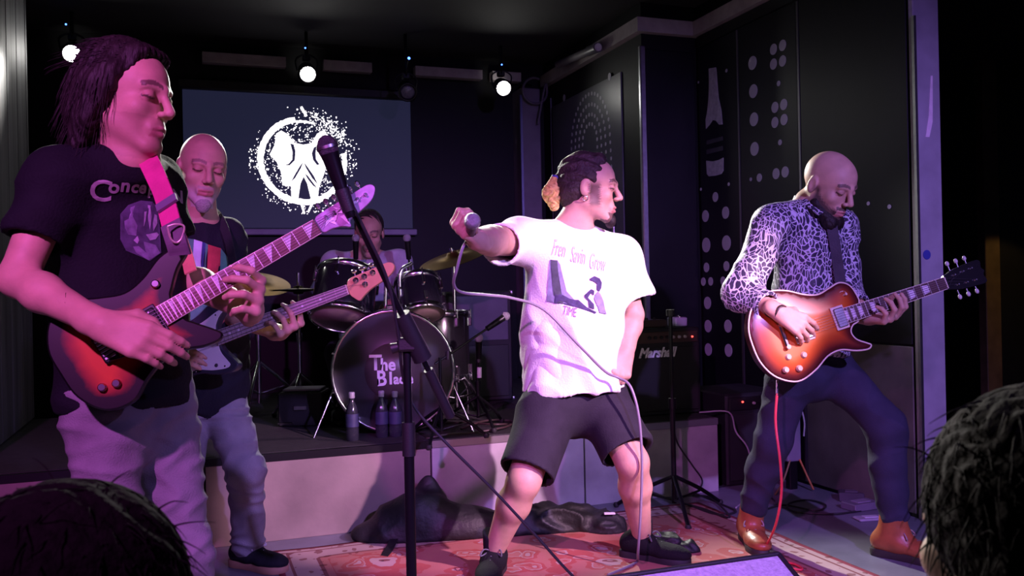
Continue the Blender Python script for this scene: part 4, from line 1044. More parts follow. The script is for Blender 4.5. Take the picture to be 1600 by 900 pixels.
# ================================================================== guitarist on the right (bald, patterned shirt)
def leopard():
    m = bpy.data.materials.new('black_white_animal_print'); m.use_nodes = True; nt = m.node_tree; b = nt.nodes['Principled BSDF']; b.inputs['Roughness'].default_value = .6
    N, L = nt.nodes.new, nt.links.new; tc = N('ShaderNodeTexCoord'); mp = N('ShaderNodeMapping'); mp.inputs['Scale'].default_value = (1, 1, .72); L(tc.outputs['Object'], mp.inputs[0])
    nz = N('ShaderNodeTexNoise'); nz.inputs['Scale'].default_value = 11; L(mp.outputs[0], nz.inputs['Vector'])
    ad = N('ShaderNodeVectorMath'); ad.operation = 'MULTIPLY_ADD'; ad.inputs[1].default_value = (.10, .10, .10); L(nz.outputs['Color'], ad.inputs[0]); L(mp.outputs[0], ad.inputs[2])
    v = N('ShaderNodeTexVoronoi'); v.feature = 'DISTANCE_TO_EDGE'; v.inputs['Scale'].default_value = 56; L(ad.outputs[0], v.inputs['Vector'])
    v2 = N('ShaderNodeTexVoronoi'); v2.inputs['Scale'].default_value = 56; L(ad.outputs[0], v2.inputs['Vector'])
    r = N('ShaderNodeValToRGB'); r.color_ramp.elements[0].position = .055; r.color_ramp.elements[0].color = (.52, .50, .62, 1); r.color_ramp.elements[1].position = .105; r.color_ramp.elements[1].color = (.022, .018, .045, 1); L(v.outputs['Distance'], r.inputs[0])
    r2 = N('ShaderNodeValToRGB'); r2.color_ramp.interpolation = 'CONSTANT'; r2.color_ramp.elements[0].color = (.16, .14, .26, 1); r2.color_ramp.elements[1].position = .13; r2.color_ramp.elements[1].color = (0, 0, 0, 1); L(v2.outputs['Distance'], r2.inputs[0])
    a2 = N('ShaderNodeVectorMath'); L(r.outputs[0], a2.inputs[0]); L(r2.outputs[0], a2.inputs[1]); L(a2.outputs[0], b.inputs['Base Color'])
    return m
def righty():
    J = dict(neck=P(1268, 318, 3.60), sR=P(1208, 348, 3.52), sL=P(1312, 358, 3.68), eR=P(1158, 458, 3.44), wR=P(1217, 488, 3.29),
             eL=P(1318, 462, 3.58), wL=P(1358, 497, 3.42), pel=P(1270, 562, 3.62), hR=P(1235, 580, 3.58), hL=P(1300, 575, 3.66),
             kR=P(1208, 690, 3.62), kL=P(1386, 668, 3.52), aR=P(1172, 795, 3.78), aL=P(1398, 800, 3.55))
    bf = V(.45, 0, .89); report('right', J); J['aR'][2] = .12; J['aL'][2] = .12
    H = Head(P(1294, 292, 3.53), V(.50, -.48, .72), UP+V(.2, 0, .5)*.1, 1.06)
    S = SDF(); skeleton(S, J, bf, 1.0); head_prims(S, H); neck(S, H, J, .058)
    kn = P(1250, 508, 3.24)
    hand(S, J['wR'], P(1264, 514, 3.285)-J['wR'], V(.15, .42, .90), 1, 1.05, [(16, 22, 14), (24, 26, 16), (28, 28, 18), (26, 26, 18)], [(.05, .046, -.014), (.08, .044, -.022), (.1, .038, -.026)], 1.15)
    hand(S, J['wL'], P(1388, 497, 3.36)-J['wL'], V(.35, -.90, .0), -1, 1.05, [(40, 48, 28), (48, 50, 30), (56, 52, 32), (64, 55, 34)], [(.045, .042, -.03), (.065, .05, -.055), (.085, .048, -.07)], 1.25)
    boxes = [box_around([H.c], .17), box_around([J['wR'], P(1290, 525, 3.22)], .075), box_around([J['wL'], P(1398, 480, 3.36)], .075)]
    def beard(c, x, y, z, ax, near):
        dk = np.array((.035, .024, .022))
        nz = .006*np.sin(x*900+y*700)*np.sin(z*800+y*500)
        line = -.012-.036*np.clip((y-.015)/.055, 0, 1)+nz                                   # upper edge of the beard, dropping towards the mouth
        w = np.clip((line-z)/.014, 0, 1)*np.clip((y+.012)/.02, 0, 1)*near*~((ax < .026) & (z > -.079) & (z < -.054))
        sb = np.clip(1-np.abs(y-.008)/.016, 0, 1)*np.clip((.012-z)/.02, 0, 1)*np.clip((z+.06)/.02, 0, 1)*(ax > .05)*near
        w = np.clip(np.maximum(w, sb), 0, 1)[:, None]*.9; c = c*(1-w)+dk*w
        m = near & (y > .085) & (ax < .028) & (z < -.042) & (z > -.054); c[m] = c[m]*.2+dk*.8
        return c
    o = build_body('person', S, skin_m, boxes, face_colors(H, SKIN*1.0, beard=beard), label='bald bearded guitarist in an animal-print shirt looking down at his guitar', cat='person')
    G = SDF(); W, s = H.W, H.s
    G.rc(W(-.05, .012, -.06), W(-.02, .076, -.106), .023*s, .025*s, .015); G.rc(W(.05, .012, -.06), W(.02, .076, -.106), .023*s, .025*s, .015); G.rc(W(-.02, .08, -.112), W(.02, .08, -.112), .026*s, .026*s, .012)
    sdf_obj('beard', G.mesh(.004), hair_dark, o, disp=lambda v: .0014*np.sin(v@np.array((500, 420, 380.))))
    # shirt, sleeves pushed up over the forearm
    T = SDF(); sh = (J['sR']+J['sL'])/2; ch = sh*.78+J['pel']*.22; be = sh*.40+J['pel']*.60
    T.rc(ch, be, .160, .158, .05, (bf, .74)); T.rc(be, J['pel']-UP*.02, .158, .165, .05, (bf, .78)); T.rc(J['sR'], J['sL'], .066, .066, .06)
    T.rc(J['neck']-UP*.02, J['sR'], .052, .064, .04); T.rc(J['neck']-UP*.02, J['sL'], .052, .064, .04)
    for a, t in (('R', .72), ('L', .55)):
        T.rc(J['s'+a], J['e'+a], .072, .070, .04); e = J['e'+a]+(J['w'+a]-J['e'+a])*t; T.sleeve(J['e'+a], e, .068, .056, .04, .013, .02)
    T.cut(J['neck']+bf*.045+UP*.0, UP*.7+bf*.7, .085); T.cut(J['pel']+UP*.02, (0, 0, -1))
    T.bore(J['neck']+bf*.13-UP*.05, J['neck']+bf*.15-UP*.13, .022)
    to = sdf_obj('shirt', T.mesh(.007, shell=.014), leopard(), o, disp=lambda v: folds(v, 18, .0048, 51, (1, 1, 1))+folds(v, 34, .002, 52))
    cm = MATS.setdefault('animal_print_collar', to.data.materials[0])
    for sgn in (-1, 1):
        r_ = unit(np.cross(bf, UP))*sgn; b0 = J['neck']+UP*.012
        pts = [b0-bf*.066, b0-bf*.035+r_*.064, b0+bf*.045+r_*.070-UP*.01, b0+bf*.105+r_*.050-UP*.06]
        MB().ribbon(pts, [UP*.9+bf*.35, UP*.85-r_*.45, UP*.6-r_*.5-bf*.3, unit(-r_*.8+UP*.4)], .045, .005, 6).build('collar', cm, to)
    # jeans
    Pn = SDF(); Pn.rc(J['pel']+UP*.05, J['pel']-UP*.03, .142, .145, .04, (bf, .76))
    for a in 'RL':
        Pn.rc(J['h'+a], J['k'+a], .094, .072, .035); cf = J['k'+a]*.65+J['a'+a]*.35-bf*.01; d = unit(J['k'+a]-J['a'+a]); Pn.rc(J['k'+a], cf, .072, .070, .03); Pn.rc(cf, J['a'+a]+d*.055, .070, .058, .03)
    sdf_obj('jeans', Pn.mesh(.0075), cloth('dark_indigo_denim', (.030, .030, .058), vary=.25, vscale=10, bump=.3, bscale=260), o, disp=lambda v: folds(v, 18, .0036, 61, (1, 1, 1.8)))
    lt = mat('tan_leather', (.33, .095, .035), .38, vary=.25, vscale=25, bump=.08, bscale=90); sl = mat('dark_boot_sole', (.03, .022, .022), .6, vary=.2); lc = mat('grey_bootlace', (.30, .22, .22), .8, vary=.2)
    for a, fd in (('R', V(-.02, 0, 1)), ('L', V(.72, 0, .7))):
        g = np.array((*J['a'+a][:2], 0)); d = unit(J['k'+a]-J['a'+a])
        shoe(o, g, fd, lt, sl, lc, .30, .16, 'boot', shaft_to=J['a'+a]+d*.055)
    # leather bracelets on the picking wrist
    d = unit(J['wR']-J['eR'])
    for t_, r_ in ((-.035, .034), (-.012, .033), (.008, .032)):
        MB().lathe(J['wR']+d*t_, d, [(r_-.004, -.007), (r_, -.005), (r_, .005), (r_-.004, .007)], 20, False).build('bracelet', mat('dark_leather_bracelet', (.035, .018, .016), .5, vary=.3, vscale=80), o)
    return o, J
RG_P, RGJ = righty()

# ================================================================== drummer
def drummer():
    D = 5.35
    J = dict(neck=P(572, 398, D), sR=P(520, 412, D), sL=P(622, 408, D), eR=P(498, 478, D-.1), wR=P(530, 470, D-.32), eL=P(646, 470, D-.12), wL=P(622, 470, D-.34),
             pel=P(572, 545, D+.02), hR=P(552, 550, D), hL=P(594, 550, D), kR=P(530, 552, D-.40), kL=P(622, 552, D-.40), aR=P(540, 640, D-.42), aL=P(618, 640, D-.42))
    bf = V(0, 0, 1); report('drum', J); J['aR'][2] = J['aL'][2] = RISER+.08
    H = Head(P(577, 366, D-.04), V(.10, -.30, .95), UP, 1.04)
    S = SDF(); skeleton(S, J, bf, 1.0); head_prims(S, H); neck(S, H, J, .056)
    hand(S, J['wR'], V(.5, -.1, .9), V(0, .9, .3), 1, 1.0, [(60, 70, 45)]*4); hand(S, J['wL'], V(-.4, -.1, .9), V(0, .9, .3), -1, 1.0, [(60, 70, 45)]*4)
    o = build_body('person', S, skin_m, [box_around([H.c], .16)], face_colors(H, SKIN*.8), label='drummer in a grey T-shirt seated behind the drum kit', cat='person', h=.007, hh=.004)
    Sh = SDF(); Sh.el(H.W(0, -.022, .048), np.array((.084, .102, .094)), H.R, .02); Sh.el(H.W(0, .115, -.02), np.array((.075, .075, .085)), H.R, .012, True)
    for x in (-1, 1): Sh.el(H.W(x*.08, .05, -.05), np.array((.04, .07, .06)), H.R, .01, True)
    sdf_obj('hair', Sh.mesh(.006), hair_dark, o, disp=lambda v: .004*np.sin(v@np.array((170, 150, 130.))))
    T = SDF(); sh = (J['sR']+J['sL'])/2; ch = sh*.78+J['pel']*.22; be = sh*.4+J['pel']*.6
    T.rc(ch, be, .165, .165, .05, (bf, .74)); T.rc(be, J['pel'], .165, .17, .05, (bf, .8)); T.rc(J['sR'], J['sL'], .07, .07, .06); T.rc(J['neck']-UP*.02, sh, .06, .06, .04)
    for a in 'RL':
        e = J['s'+a]+(J['e'+a]-J['s'+a])*.75; T.sleeve(J['s'+a], e, .072, .074, .04, .016, .03)
    T.cut(J['neck']+bf*.03, UP*.8+bf*.5, .09)
    to = sdf_obj('tshirt', T.mesh(.009, shell=.018), cloth('grey_blue_tshirt', (.34, .34, .40)), o, disp=lambda v: folds(v, 14, .005, 71))
    q = J['neck']+V(0, 0, 1)*.10-UP*.04
    Pn = SDF(); Pn.rc(J['pel'], J['pel']-UP*.03, .145, .145, .04)
    for a in 'RL': Pn.rc(J['h'+a], J['k'+a], .095, .075, .03); Pn.rc(J['k'+a], J['a'+a], .075, .06, .03)
    sdf_obj('trousers', Pn.mesh(.009), cloth('dark_trousers', (.02, .02, .025)), o)
    for a in 'RL': shoe(o, np.array((*J['a'+a][:2], RISER)), bf, cloth('black_canvas', (.014, .014, .02)), rubber, mat('white_laces', (.6, .58, .6), .8))
    return o, J
DR_, DRJ = drummer()

# ================================================================== audience heads at the front
def onlooker(c, f, label, hm, sc, hairw):
    H = Head(c, f, UP, sc); S = SDF(); head_prims(S, H)
    base = H.W(0, -.03, -.20); f0 = unit(f*np.array((1, 1, 0))); r = np.cross(f0, UP)
    J = dict(neck=base, sR=base+r*.19-UP*.07, sL=base-r*.19-UP*.07)
    for a, sg in (('R', 1), ('L', -1)):
        J['e'+a] = J['s'+a]-UP*.29+r*sg*.03; J['w'+a] = J['e'+a]-UP*.24+f0*.10
        hp = base-UP*.58+r*sg*.09; an = np.array((hp[0], hp[1], -.52)); J['h'+a] = hp; J['a'+a] = an; J['k'+a] = (hp+an)/2+f0*.02
    J['pel'] = base-UP*.56
    skeleton(S, J, f0); neck(S, H, J)
    for a, sg in (('R', 1), ('L', -1)): hand(S, J['w'+a], -UP+f0*.3, r*sg, sg, 1.0)
    o = build_body('person', S, skin_m, [box_around([H.c], .16)], face_colors(H, SKIN*.9), label=label, cat='person', h=.009, hh=.004)
    W = H.W; Sh = SDF(); Sh.el(W(0, -.022, .046), np.array((.090+hairw, .108+hairw, .098+hairw))*sc, H.R, .02); Sh.el(W(0, -.06, -.03), np.array((.084+hairw, .070+hairw, .10))*sc, H.R, .03)
    Sh.el(W(0, .13, -.02), np.array((.085, .075, .095))*sc, H.R, .012, True)
    V_, Q = Sh.mesh(.0042); N = vnormals(V_, Q)
    ho = sdf_obj('hair', (V_, Q), hm, o, disp=lambda v: .0015*np.sin(v@np.array((150, 190, 140.))+3*np.sin(v@np.array((60, -50, 70.)))))
    rng = np.random.RandomState(int(abs(c[0])*1000)); idx = rng.choice(len(V_), 900, False); mb = MB()
    strands(mb, V_[idx], [unit(N[i]*.35-UP*.5-f0*.4+rng.randn(3)*.25) for i in idx], rng.uniform(.02, .045, len(idx)), .0011, .5, .03, rng)
    st = mb.build('hair_strands', hm, ho); st['kind'] = 'stuff'
    T = SDF(); sh = (J['sR']+J['sL'])/2; T.rc(sh-UP*.06, J['pel']+UP*.2, .165, .16, .05, (f0, .72)); T.rc(J['pel']+UP*.2, J['pel']-UP*.08, .16, .165, .05, (f0, .74)); T.rc(J['sR'], J['sL'], .068, .068, .06); T.rc(J['neck']-UP*.03, sh, .06, .06, .05)
    for a in 'RL':
        e = J['s'+a]+(J['e'+a]-J['s'+a])*.7; T.rc(J['s'+a], e, .07, .066, .04)
    sdf_obj('tshirt', T.mesh(.012), cloth('black_tshirt_cotton', (.005, .006, .009)), o, disp=lambda v: folds(v, 14, .004, 81))
    Pn = SDF(); Pn.rc(J['pel'], J['pel']-UP*.05, .15, .15, .04)
    for a in 'RL': Pn.rc(J['h'+a], J['k'+a], .095, .07, .03); Pn.rc(J['k'+a], J['a'+a], .07, .065, .03)
    sdf_obj('trousers', Pn.mesh(.012), cloth('dark_trousers', (.02, .02, .025)), o)
    for a in 'RL': shoe(o, np.array((*J['a'+a][:2], -.6)), f0, cloth('black_canvas', (.014, .014, .02)), rubber, mat('white_laces', (.6, .58, .6), .8))
hb = mat('black_hair', (.0025, .002, .002), .9, spec=.05, vary=.5, vscale=50, bump=.7, bscale=80)
onlooker(P(125, 1016, .80), V(.25, .05, -1), 'dark-haired onlooker whose head rises at the lower left', hb, 1.0, .012)
onlooker(P(1622, 868, .76), V(-.25, .05, -1), 'brown-haired onlooker whose head fills the lower right corner', mat('dusty_brown_hair', (.022, .017, .016), .9, spec=.1, vary=.5, vscale=50, bump=.7, bscale=80), 1.0, .006)
# ------------------------------------------------------------------ electric guitars
def burst_mat(name, stops, rough=.32, grain=0.0):
    m = bpy.data.materials.new(name); m.use_nodes = True; nt = m.node_tree; b = nt.nodes['Principled BSDF']
    b.inputs['Roughness'].default_value = rough; b.inputs['Specular IOR Level'].default_value = .3; b.inputs['Coat Weight'].default_value = .15; b.inputs['Coat Roughness'].default_value = .15
    N, L = nt.nodes.new, nt.links.new; a = N('ShaderNodeAttribute'); a.attribute_name = 'burst'
    r = N('ShaderNodeValToRGB'); e = r.color_ramp.elements
    while len(e) < len(stops): e.new(.5)
    for q, (p, c) in zip(e, stops): q.position = p; q.color = (*c, 1)
    tc = N('ShaderNodeTexCoord'); nz = N('ShaderNodeTexNoise'); nz.inputs['Scale'].default_value = 14; nz.inputs['Detail'].default_value = 6; L(tc.outputs['Object'], nz.inputs['Vector'])
    md = N('ShaderNodeMath'); md.operation = 'MULTIPLY_ADD'; md.inputs[1].default_value = .18+grain; L(nz.outputs[0], md.inputs[0])
    sb = N('ShaderNodeMath'); sb.operation = 'SUBTRACT'; sb.inputs[1].default_value = (.18+grain)/2; L(a.outputs['Fac'], sb.inputs[0]); L(sb.outputs[0], md.inputs[2])
    L(md.outputs[0], r.inputs[0]); L(r.outputs[0], b.inputs['Base Color']); return m
def seg_dist(p, poly):
    a = poly; b = np.roll(poly, -1, 0); d = b-a; t = np.clip(((p[:, None]-a)*d).sum(-1)/((d*d).sum(-1)+1e-12), 0, 1)
    return np.sqrt(((p[:, None]-a-t[..., None]*d)**2).sum(-1)).min(1)
class Frame:
    def __init__(s, o, x, n, sc): s.o = np.asarray(o, float); s.x = unit(x); s.z = unit(np.asarray(n)-s.x*(np.asarray(n)@s.x)); s.y = np.cross(s.z, s.x); s.s = sc
    def __call__(s, x, y, z=0.0): return s.o+s.s*(s.x*x+s.y*y+s.z*z)
    def R(s): return (s.x, s.y, s.z)
def plate(F, pts, z0, z1, edge=.0, step=.012, arch=0.0, bnorm=.09):
    "solid cut from an outline: rounded edge, finely divided front; 'burst' stores the distance from the rim"
    P2 = np.array(pts); n = len(P2)
    t = np.roll(P2, -1, 0)-np.roll(P2, 1, 0); nr = np.stack([-t[:, 1], t[:, 0]], 1); nr /= np.linalg.norm(nr, axis=1)[:, None]
    area = (P2[:, 0]*np.roll(P2[:, 1], -1)-np.roll(P2[:, 0], -1)*P2[:, 1]).sum(); nr = nr if area > 0 else -nr
    inner = P2+nr*edge
    ext = []
    if step:
        for x in np.arange(P2[:, 0].min(), P2[:, 0].max(), step):
            for y in np.arange(P2[:, 1].min(), P2[:, 1].max(), step): ext.append((x, y))
        ext = np.array(ext); d = seg_dist(ext, P2); ext = ext[d > edge+step*.4]
    co, ed, fa, *_ = delaunay_2d_cdt([Vector(q) for q in inner]+[Vector(q) for q in ext], [(i, (i+1) % n) for i in range(n)], [], 1, 1e-6)
    co = np.array([(c.x, c.y) for c in co]); dd = seg_dist(co, P2)
    zz = z1+arch*np.clip(dd/.07, 0, 1)**.7 if arch else np.full(len(co), z1)
    verts = [F(x, y, z) for (x, y), z in zip(co, zz)]; bur = list(np.clip(dd/bnorm, 0, 1)); faces = [tuple(f) for f in fa]
    key = {(round(x, 6), round(y, 6)): i for i, (x, y) in enumerate(co)}
    top = [key.get((round(x, 6), round(y, 6))) for x, y in inner]
    if None in top: top = [int(np.argmin(((co-q)**2).sum(1))) for q in inner]
    b0 = len(verts); rings = [(P2, z1-edge), (P2, z0+edge), (inner, z0)]
    for R_, z in rings: verts += [F(x, y, z) for x, y in R_]; bur += [0.0]*n
    prev = top
    for k in range(3):
        cur = list(range(b0+k*n, b0+(k+1)*n)); faces += [(prev[i], cur[i], cur[(i+1) % n], prev[(i+1) % n]) for i in range(n)]; prev = cur
    faces.append(tuple(prev))
    me = bpy.data.meshes.new('plate'); me.from_pydata([tuple(v) for v in verts], [], faces)
    me.polygons.foreach_set('use_smooth', [i < len(fa) and arch > 0 for i in range(len(faces))])
    a = me.attributes.new('burst', 'FLOAT', 'POINT'); a.data.foreach_set('value', np.array(bur, np.float32)); me.update()
    bm = bmesh.new(); bm.from_mesh(me); bmesh.ops.recalc_face_normals(bm, faces=bm.faces); bm.to_mesh(me); bm.free()
    return me
LP = [(-.155, 0), (-.147, .065), (-.11, .128), (-.04, .165), (.03, .153), (.095, .118), (.145, .103), (.195, .112), (.24, .120), (.275, .098), (.288, .05), (.285, .028), (.262, -.028), (.232, -.040), (.216, -.062), (.226, -.092), (.258, -.116), (.272, -.128), (.256, -.138), (.21, -.130), (.155, -.110), (.10, -.116), (.035, -.150), (-.04, -.167), (-.11, -.130), (-.147, -.068)]
SS = [(-.135, 0), (-.128, .075), (-.085, .140), (-.015, .158), (.05, .130), (.11, .108), (.17, .118), (.235, .146), (.295, .150), (.318, .136), (.302, .118), (.262, .094), (.225, .058), (.205, .031), (.205, -.031), (.222, -.058), (.252, -.096), (.268, -.122), (.252, -.136), (.21, -.130), (.155, -.108), (.10, -.106), (.04, -.128), (-.02, -.160), (-.09, -.142), (-.13, -.075)]
PB = [(-.135, .01), (-.13, .085), (-.09, .145), (-.02, .165), (.06, .14), (.13, .112), (.20, .118), (.27, .150), (.34, .172), (.385, .165), (.39, .148), (.35, .120), (.30, .075), (.275, .034), (.275, -.034), (.29, -.065), (.315, -.105), (.325, -.135), (.29, -.150), (.22, -.140), (.15, -.112), (.08, -.112), (.01, -.150), (-.06, -.178), (-.115, -.145), (-.14, -.07)]
def guitar(name, label, B, Nn, nrm, kind):
    par_ = dict(lp=(LP, .628, .050, .012, 22, 6), ss=(SS, .648, .044, 0, 24, 6), pb=(PB, .864, .044, 0, 20, 4))[kind]
    outl, scale, th, arch, nf, ns = par_
    d = Nn-B; F = Frame(B, d, nrm, np.linalg.norm(d)/scale); print(name, kind, 'scale', F.s)
    t = thing(name, label, 'guitar', B)
    O = np.array(spline([np.array(q) for q in outl], 5, True))
    mats = dict(
        lp=burst_mat('cherry_sunburst', [(0, (.030, .006, .008)), (.20, (.09, .013, .010)), (.50, (.36, .055, .010)), (.95, (.58, .14, .018))]),
        ss=burst_mat('red_black_burst', [(0, (.006, .005, .006)), (.34, (.010, .007, .007)), (.52, (.22, .018, .012)), (.9, (.50, .060, .015))], grain=.35),
        pb=burst_mat('dark_slate_body', [(0, (.035, .036, .052)), (1, (.035, .036, .052))]))
    zt = th/2
    body = mesh_obj('body', plate(F, O, -th/2, zt, .004 if kind == 'lp' else .005, .011, arch), mats[kind], t)
    cream = mat('cream_plastic', (.66, .56, .46), .4, vary=.08, vscale=40); bplas = mat('black_gloss_plastic', (.012, .012, .013), .25, vary=.1)
    if kind == 'lp':   # cream binding round the rim
        bd = MB(); bd.tube([F(q[0], q[1], zt-.003) for q in np.vstack([O, O[:1]])], .0034*F.s, 6, 0, False); bd.build('binding', cream, t)
    # neck
    nj = {'lp': .24, 'ss': .16, 'pb': .235}[kind]; w0, w1 = (.056, .043) if kind != 'pb' else (.062, .041)
    fe = scale*2**(-nf/12.)-.004; zf = zt+(arch*.6 if arch else .004)
    wid = lambda x: w1+(w0-w1)*(scale-x)/(scale-fe)
    wood = mat({'lp': 'mahogany_neck', 'ss': 'maple_neck', 'pb': 'maple_neck'}[kind], {'lp': (.16, .05, .03)}.get(kind, (.50, .32, .20)), .4, vary=.15, vscale=12)
    rings = []
    for x in np.linspace(nj, scale+.004, 8):
        w = wid(x)/2; dp = .020-.004*(x-nj)/(scale-nj); rings.append([F(x, w*math.cos(a), zf-.001-dp*math.sin(a)**.8 if math.sin(a) > 0 else zf-.001) for a in np.linspace(0, math.pi, 9)])
    MB().loft(rings).build('neck', wood, t)
    fbm = {'lp': mat('rosewood_board', (.085, .042, .040), .45, vary=.25, vscale=20), 'ss': mat('reddish_board', (.15, .05, .045), .45, vary=.2, vscale=20), 'pb': mat('pale_maple_board', (.36, .28, .30), .45, vary=.12, vscale=20)}[kind]
    FB = MB(); FB.loft([[F(x, sg*wid(x)/2, z) for sg, z in ((-1, zf), (1, zf), (1, zf+.005), (.5, zf+.0062), (-.5, zf+.0062), (-1, zf+.005))] for x in (fe, scale)], True, False)
    fo = FB.build('fingerboard', fbm, t); zt2 = zf+.0062
    if kind != 'pb':
        for sg in (-1, 1): MB().loft([[F(x, sg*(wid(x)/2+e), z) for e, z in ((0, zf), (.0018, zf), (.0018, zf+.0052), (0, zf+.0056))] for x in (fe, scale)], True, False).build('edge_binding', cream, fo)
    fret_m = mat('fret_wire', (.62, .55, .58), .4, .7)
    fx = [scale*2**(-i/12.) for i in range(nf+1)]
    for i in range(1, nf+1):
        w = wid(fx[i])/2; MB().box(F(fx[i], 0, zt2+.0003), (.0022*F.s, 2*w*F.s, .0020*F.s), F.R()).build('fret', fret_m, fo)
    pearl = mat('pearl_inlay', (.66, .58, .66), .3, vary=.2, vscale=60)
    for i in ((3, 5, 7, 9, 12, 15, 17, 19, 21) if kind != 'ss' else (1, 3, 5, 7, 9, 12, 15, 17, 19, 21)):
        if i > nf: continue
        a, b = fx[i], fx[i-1]; w = wid(a); g = .12*(b-a); zi = zt2+.0001
        if kind == 'lp': q = [(a+g, -.36*w), (b-g, -.29*w), (b-g, .29*w), (a+g, .36*w)]
        elif kind == 'ss': q = [(a+g*.6, -.44*w), (b-g, .42*w), (a+g*.6, .42*w)]
        else: q = [((a+b)/2+.0052*math.cos(k), .0052*math.sin(k)) for k in np.linspace(0, 5.8, 10)]
        MB().prism(q, F(0, 0, zi), F.x*F.s, F.y*F.s, F.z*.0008).build('inlay', pearl, fo)
    MB().box(F(scale+.002, 0, zf+.004), (.005*F.s, w1*F.s, .010*F.s), F.R(), .001).build('nut', cream if kind != 'ss' else chrome, t)
    # headstock
    if kind == 'lp':
        hs = [(0, -.022), (.02, -.030), (.06, -.040), (.13, -.045), (.165, -.046), (.178, -.036), (.172, -.015), (.182, 0), (.172, .015), (.178, .036), (.165, .046), (.13, .045), (.06, .040), (.02, .030), (0, .022)]; hm = bplas
        tun = [(.045, s_*.030, s_) for s_ in (1, -1)]+[(.085, s_*.034, s_) for s_ in (1, -1)]+[(.125, s_*.037, s_) for s_ in (1, -1)]
    elif kind == 'ss':
        hs = [(0, -.0215), (.03, -.026), (.06, -.036), (.078, -.048), (.088, -.030), (.12, -.024), (.17, -.012), (.195, .006), (.202, .022), (.188, .034), (.15, .034), (.08, .032), (.03, .030), (0, .0215)]; hm = mat('lilac_white_head', (.42, .26, .44), .3, vary=.35, vscale=45)
        tun = [(.030+.027*i, .022, 1) for i in range(6)]
    else:
        hs = [(0, -.021), (.012, -.040), (.03, -.058), (.05, -.047), (.085, -.030), (.13, -.018), (.17, -.006), (.195, .008), (.208, .026), (.200, .044), (.175, .050), (.11, .046), (.05, .044), (.015, .040), (0, .021)]; hm = mat('maple_head', (.62, .33, .16), .35, vary=.12, vscale=14)
        tun = [(.045, .020, 1), (.080, .024, 1), (.115, .028, 1), (.078, .000, 1)][:4]; tun = [(.040, .024, 1), (.078, .027, 1), (.116, .030, 1), (.072, -.004, 1)]
    Fh = Frame(F(scale+.006, 0, zf-.002), F.x-F.z*(.10 if kind == 'lp' else .03), F.z, F.s)
    ho = mesh_obj('headstock', plate(Fh, np.array(spline([np.array(q) for q in hs], 3, True)), -.016, 0, .0015, 0.02), hm, t)
    if kind == 'ss':   # pale jagged vine on the headstock
        vm = mat('white_vine', (.85, .74, .85), .3, vary=.1)
        for q in ([(.012, -.012), (.03, -.006), (.05, -.012), (.066, .004), (.085, -.008), (.105, .006), (.13, .002), (.152, .014), (.13, .012), (.108, .016), (.088, .004), (.070, .016), (.052, .0), (.03, .006)], [(.066, -.008), (.078, -.042), (.084, -.010)], [(.07, .012), (.064, .026), (.08, .012)], [(.10, .008), (.12, .026), (.112, .004)], [(.03, -.004), (.045, -.024), (.046, -.006)]):
            MB().prism(q, Fh(0, 0, .0002), F.x*F.s, F.y*F.s, F.z*.0008).build('vine_inlay', vm, ho)
    tm = chrome if kind != 'lp' else steel_dull; hq = ['post', 'button']
    for (x, y, sg) in tun:
        if kind == 'pb':
            q = MB().lathe(Fh(x, y, 0), F.z, [(.011, 0), (.011, .002), (.0055, .003), (.0045, .014), (.006, .016)], 12); o_ = q.build('tuner', chrome, t)
            MB().cyl(Fh(x, y, -.01), Fh(x, .055+.0 * y, -.012), .003*F.s, n=8).build('tuner_shaft', chrome, o_); MB().ball(Fh(x, .066, -.012), .013*F.s, 10, (1, .7, .35), F.R()).build('tuner_button', chrome, o_)
        else:
            o_ = MB().lathe(Fh(x, y*(.62 if kind == 'lp' else .5), 0), F.z, [(.0055, 0), (.0055, .002), (.003, .003), (.003, .012)], 10).build('tuner', tm, t)
            e0 = .048 if kind == 'lp' else .036
            MB().cyl(Fh(x, sg*e0*.8, -.010), Fh(x, sg*(e0+.010), -.010), .0025*F.s, n=8).build('tuner_shaft', tm, o_); MB().ball(Fh(x, sg*(e0+.017), -.010), .0105*F.s, 10, (.75, 1, .5), F.R()).build('tuner_button', tm if kind != 'lp' else mat('pale_buttons', (.55, .5, .5), .3, vary=.1), o_)
    # hardware
    ztop = zt+arch
    def pickup(x, w, l, cov, ring, tilt=0):
        if ring: MB().box(F(x, 0, ztop+.003), (l*1.32*F.s, w*1.22*F.s, .008*F.s), F.R(), .002).build('pickup_ring', ring, t)
        o_ = MB().box(F(x, 0, ztop+.007), (l*F.s, w*F.s, .014*F.s), F.R(), .003).build('pickup', cov, t)
        for k in range(ns): MB().cyl(F(x, (k-(ns-1)/2)*.0100, ztop+.0135), F(x, (k-(ns-1)/2)*.0100, ztop+.0150), .0024*F.s, n=8).build('pole_piece', steel_dull, o_)
    def knob(x, y, r, h, m):
        o_ = MB().lathe(F(x, y, zt+arch*.6), F.z, [(r, 0), (r*.95, h*.6), (r*.75, h*.7), (r*.7, h)], 16).build('knob', m, t); return o_
    if kind == 'lp':
        pickup(.185, .070, .038, steel_dull, cream); pickup(.045, .070, .038, steel_dull, cream)
        MB().box(F(0, 0, ztop+.010), (.014*F.s, .085*F.s, .010*F.s), F.R(), .002).build('bridge', chrome, t)
        tp = MB().box(F(-.042, 0, ztop+.010), (.016*F.s, .100*F.s, .012*F.s), F.R(), .005).build('tailpiece', chrome, t)
        for sg in (-1, 1): MB().cyl(F(-.042, sg*.041, ztop), F(-.042, sg*.041, ztop+.018), .008*F.s, n=12).build('stud', chrome, tp)
        kt = mat('amber_knob', (.62, .42, .28), .25, vary=.1)
        for q in ((.008, -.085), (-.05, -.075), (-.025, -.125), (-.075, -.115)): knob(*q, .0125, .014, kt)
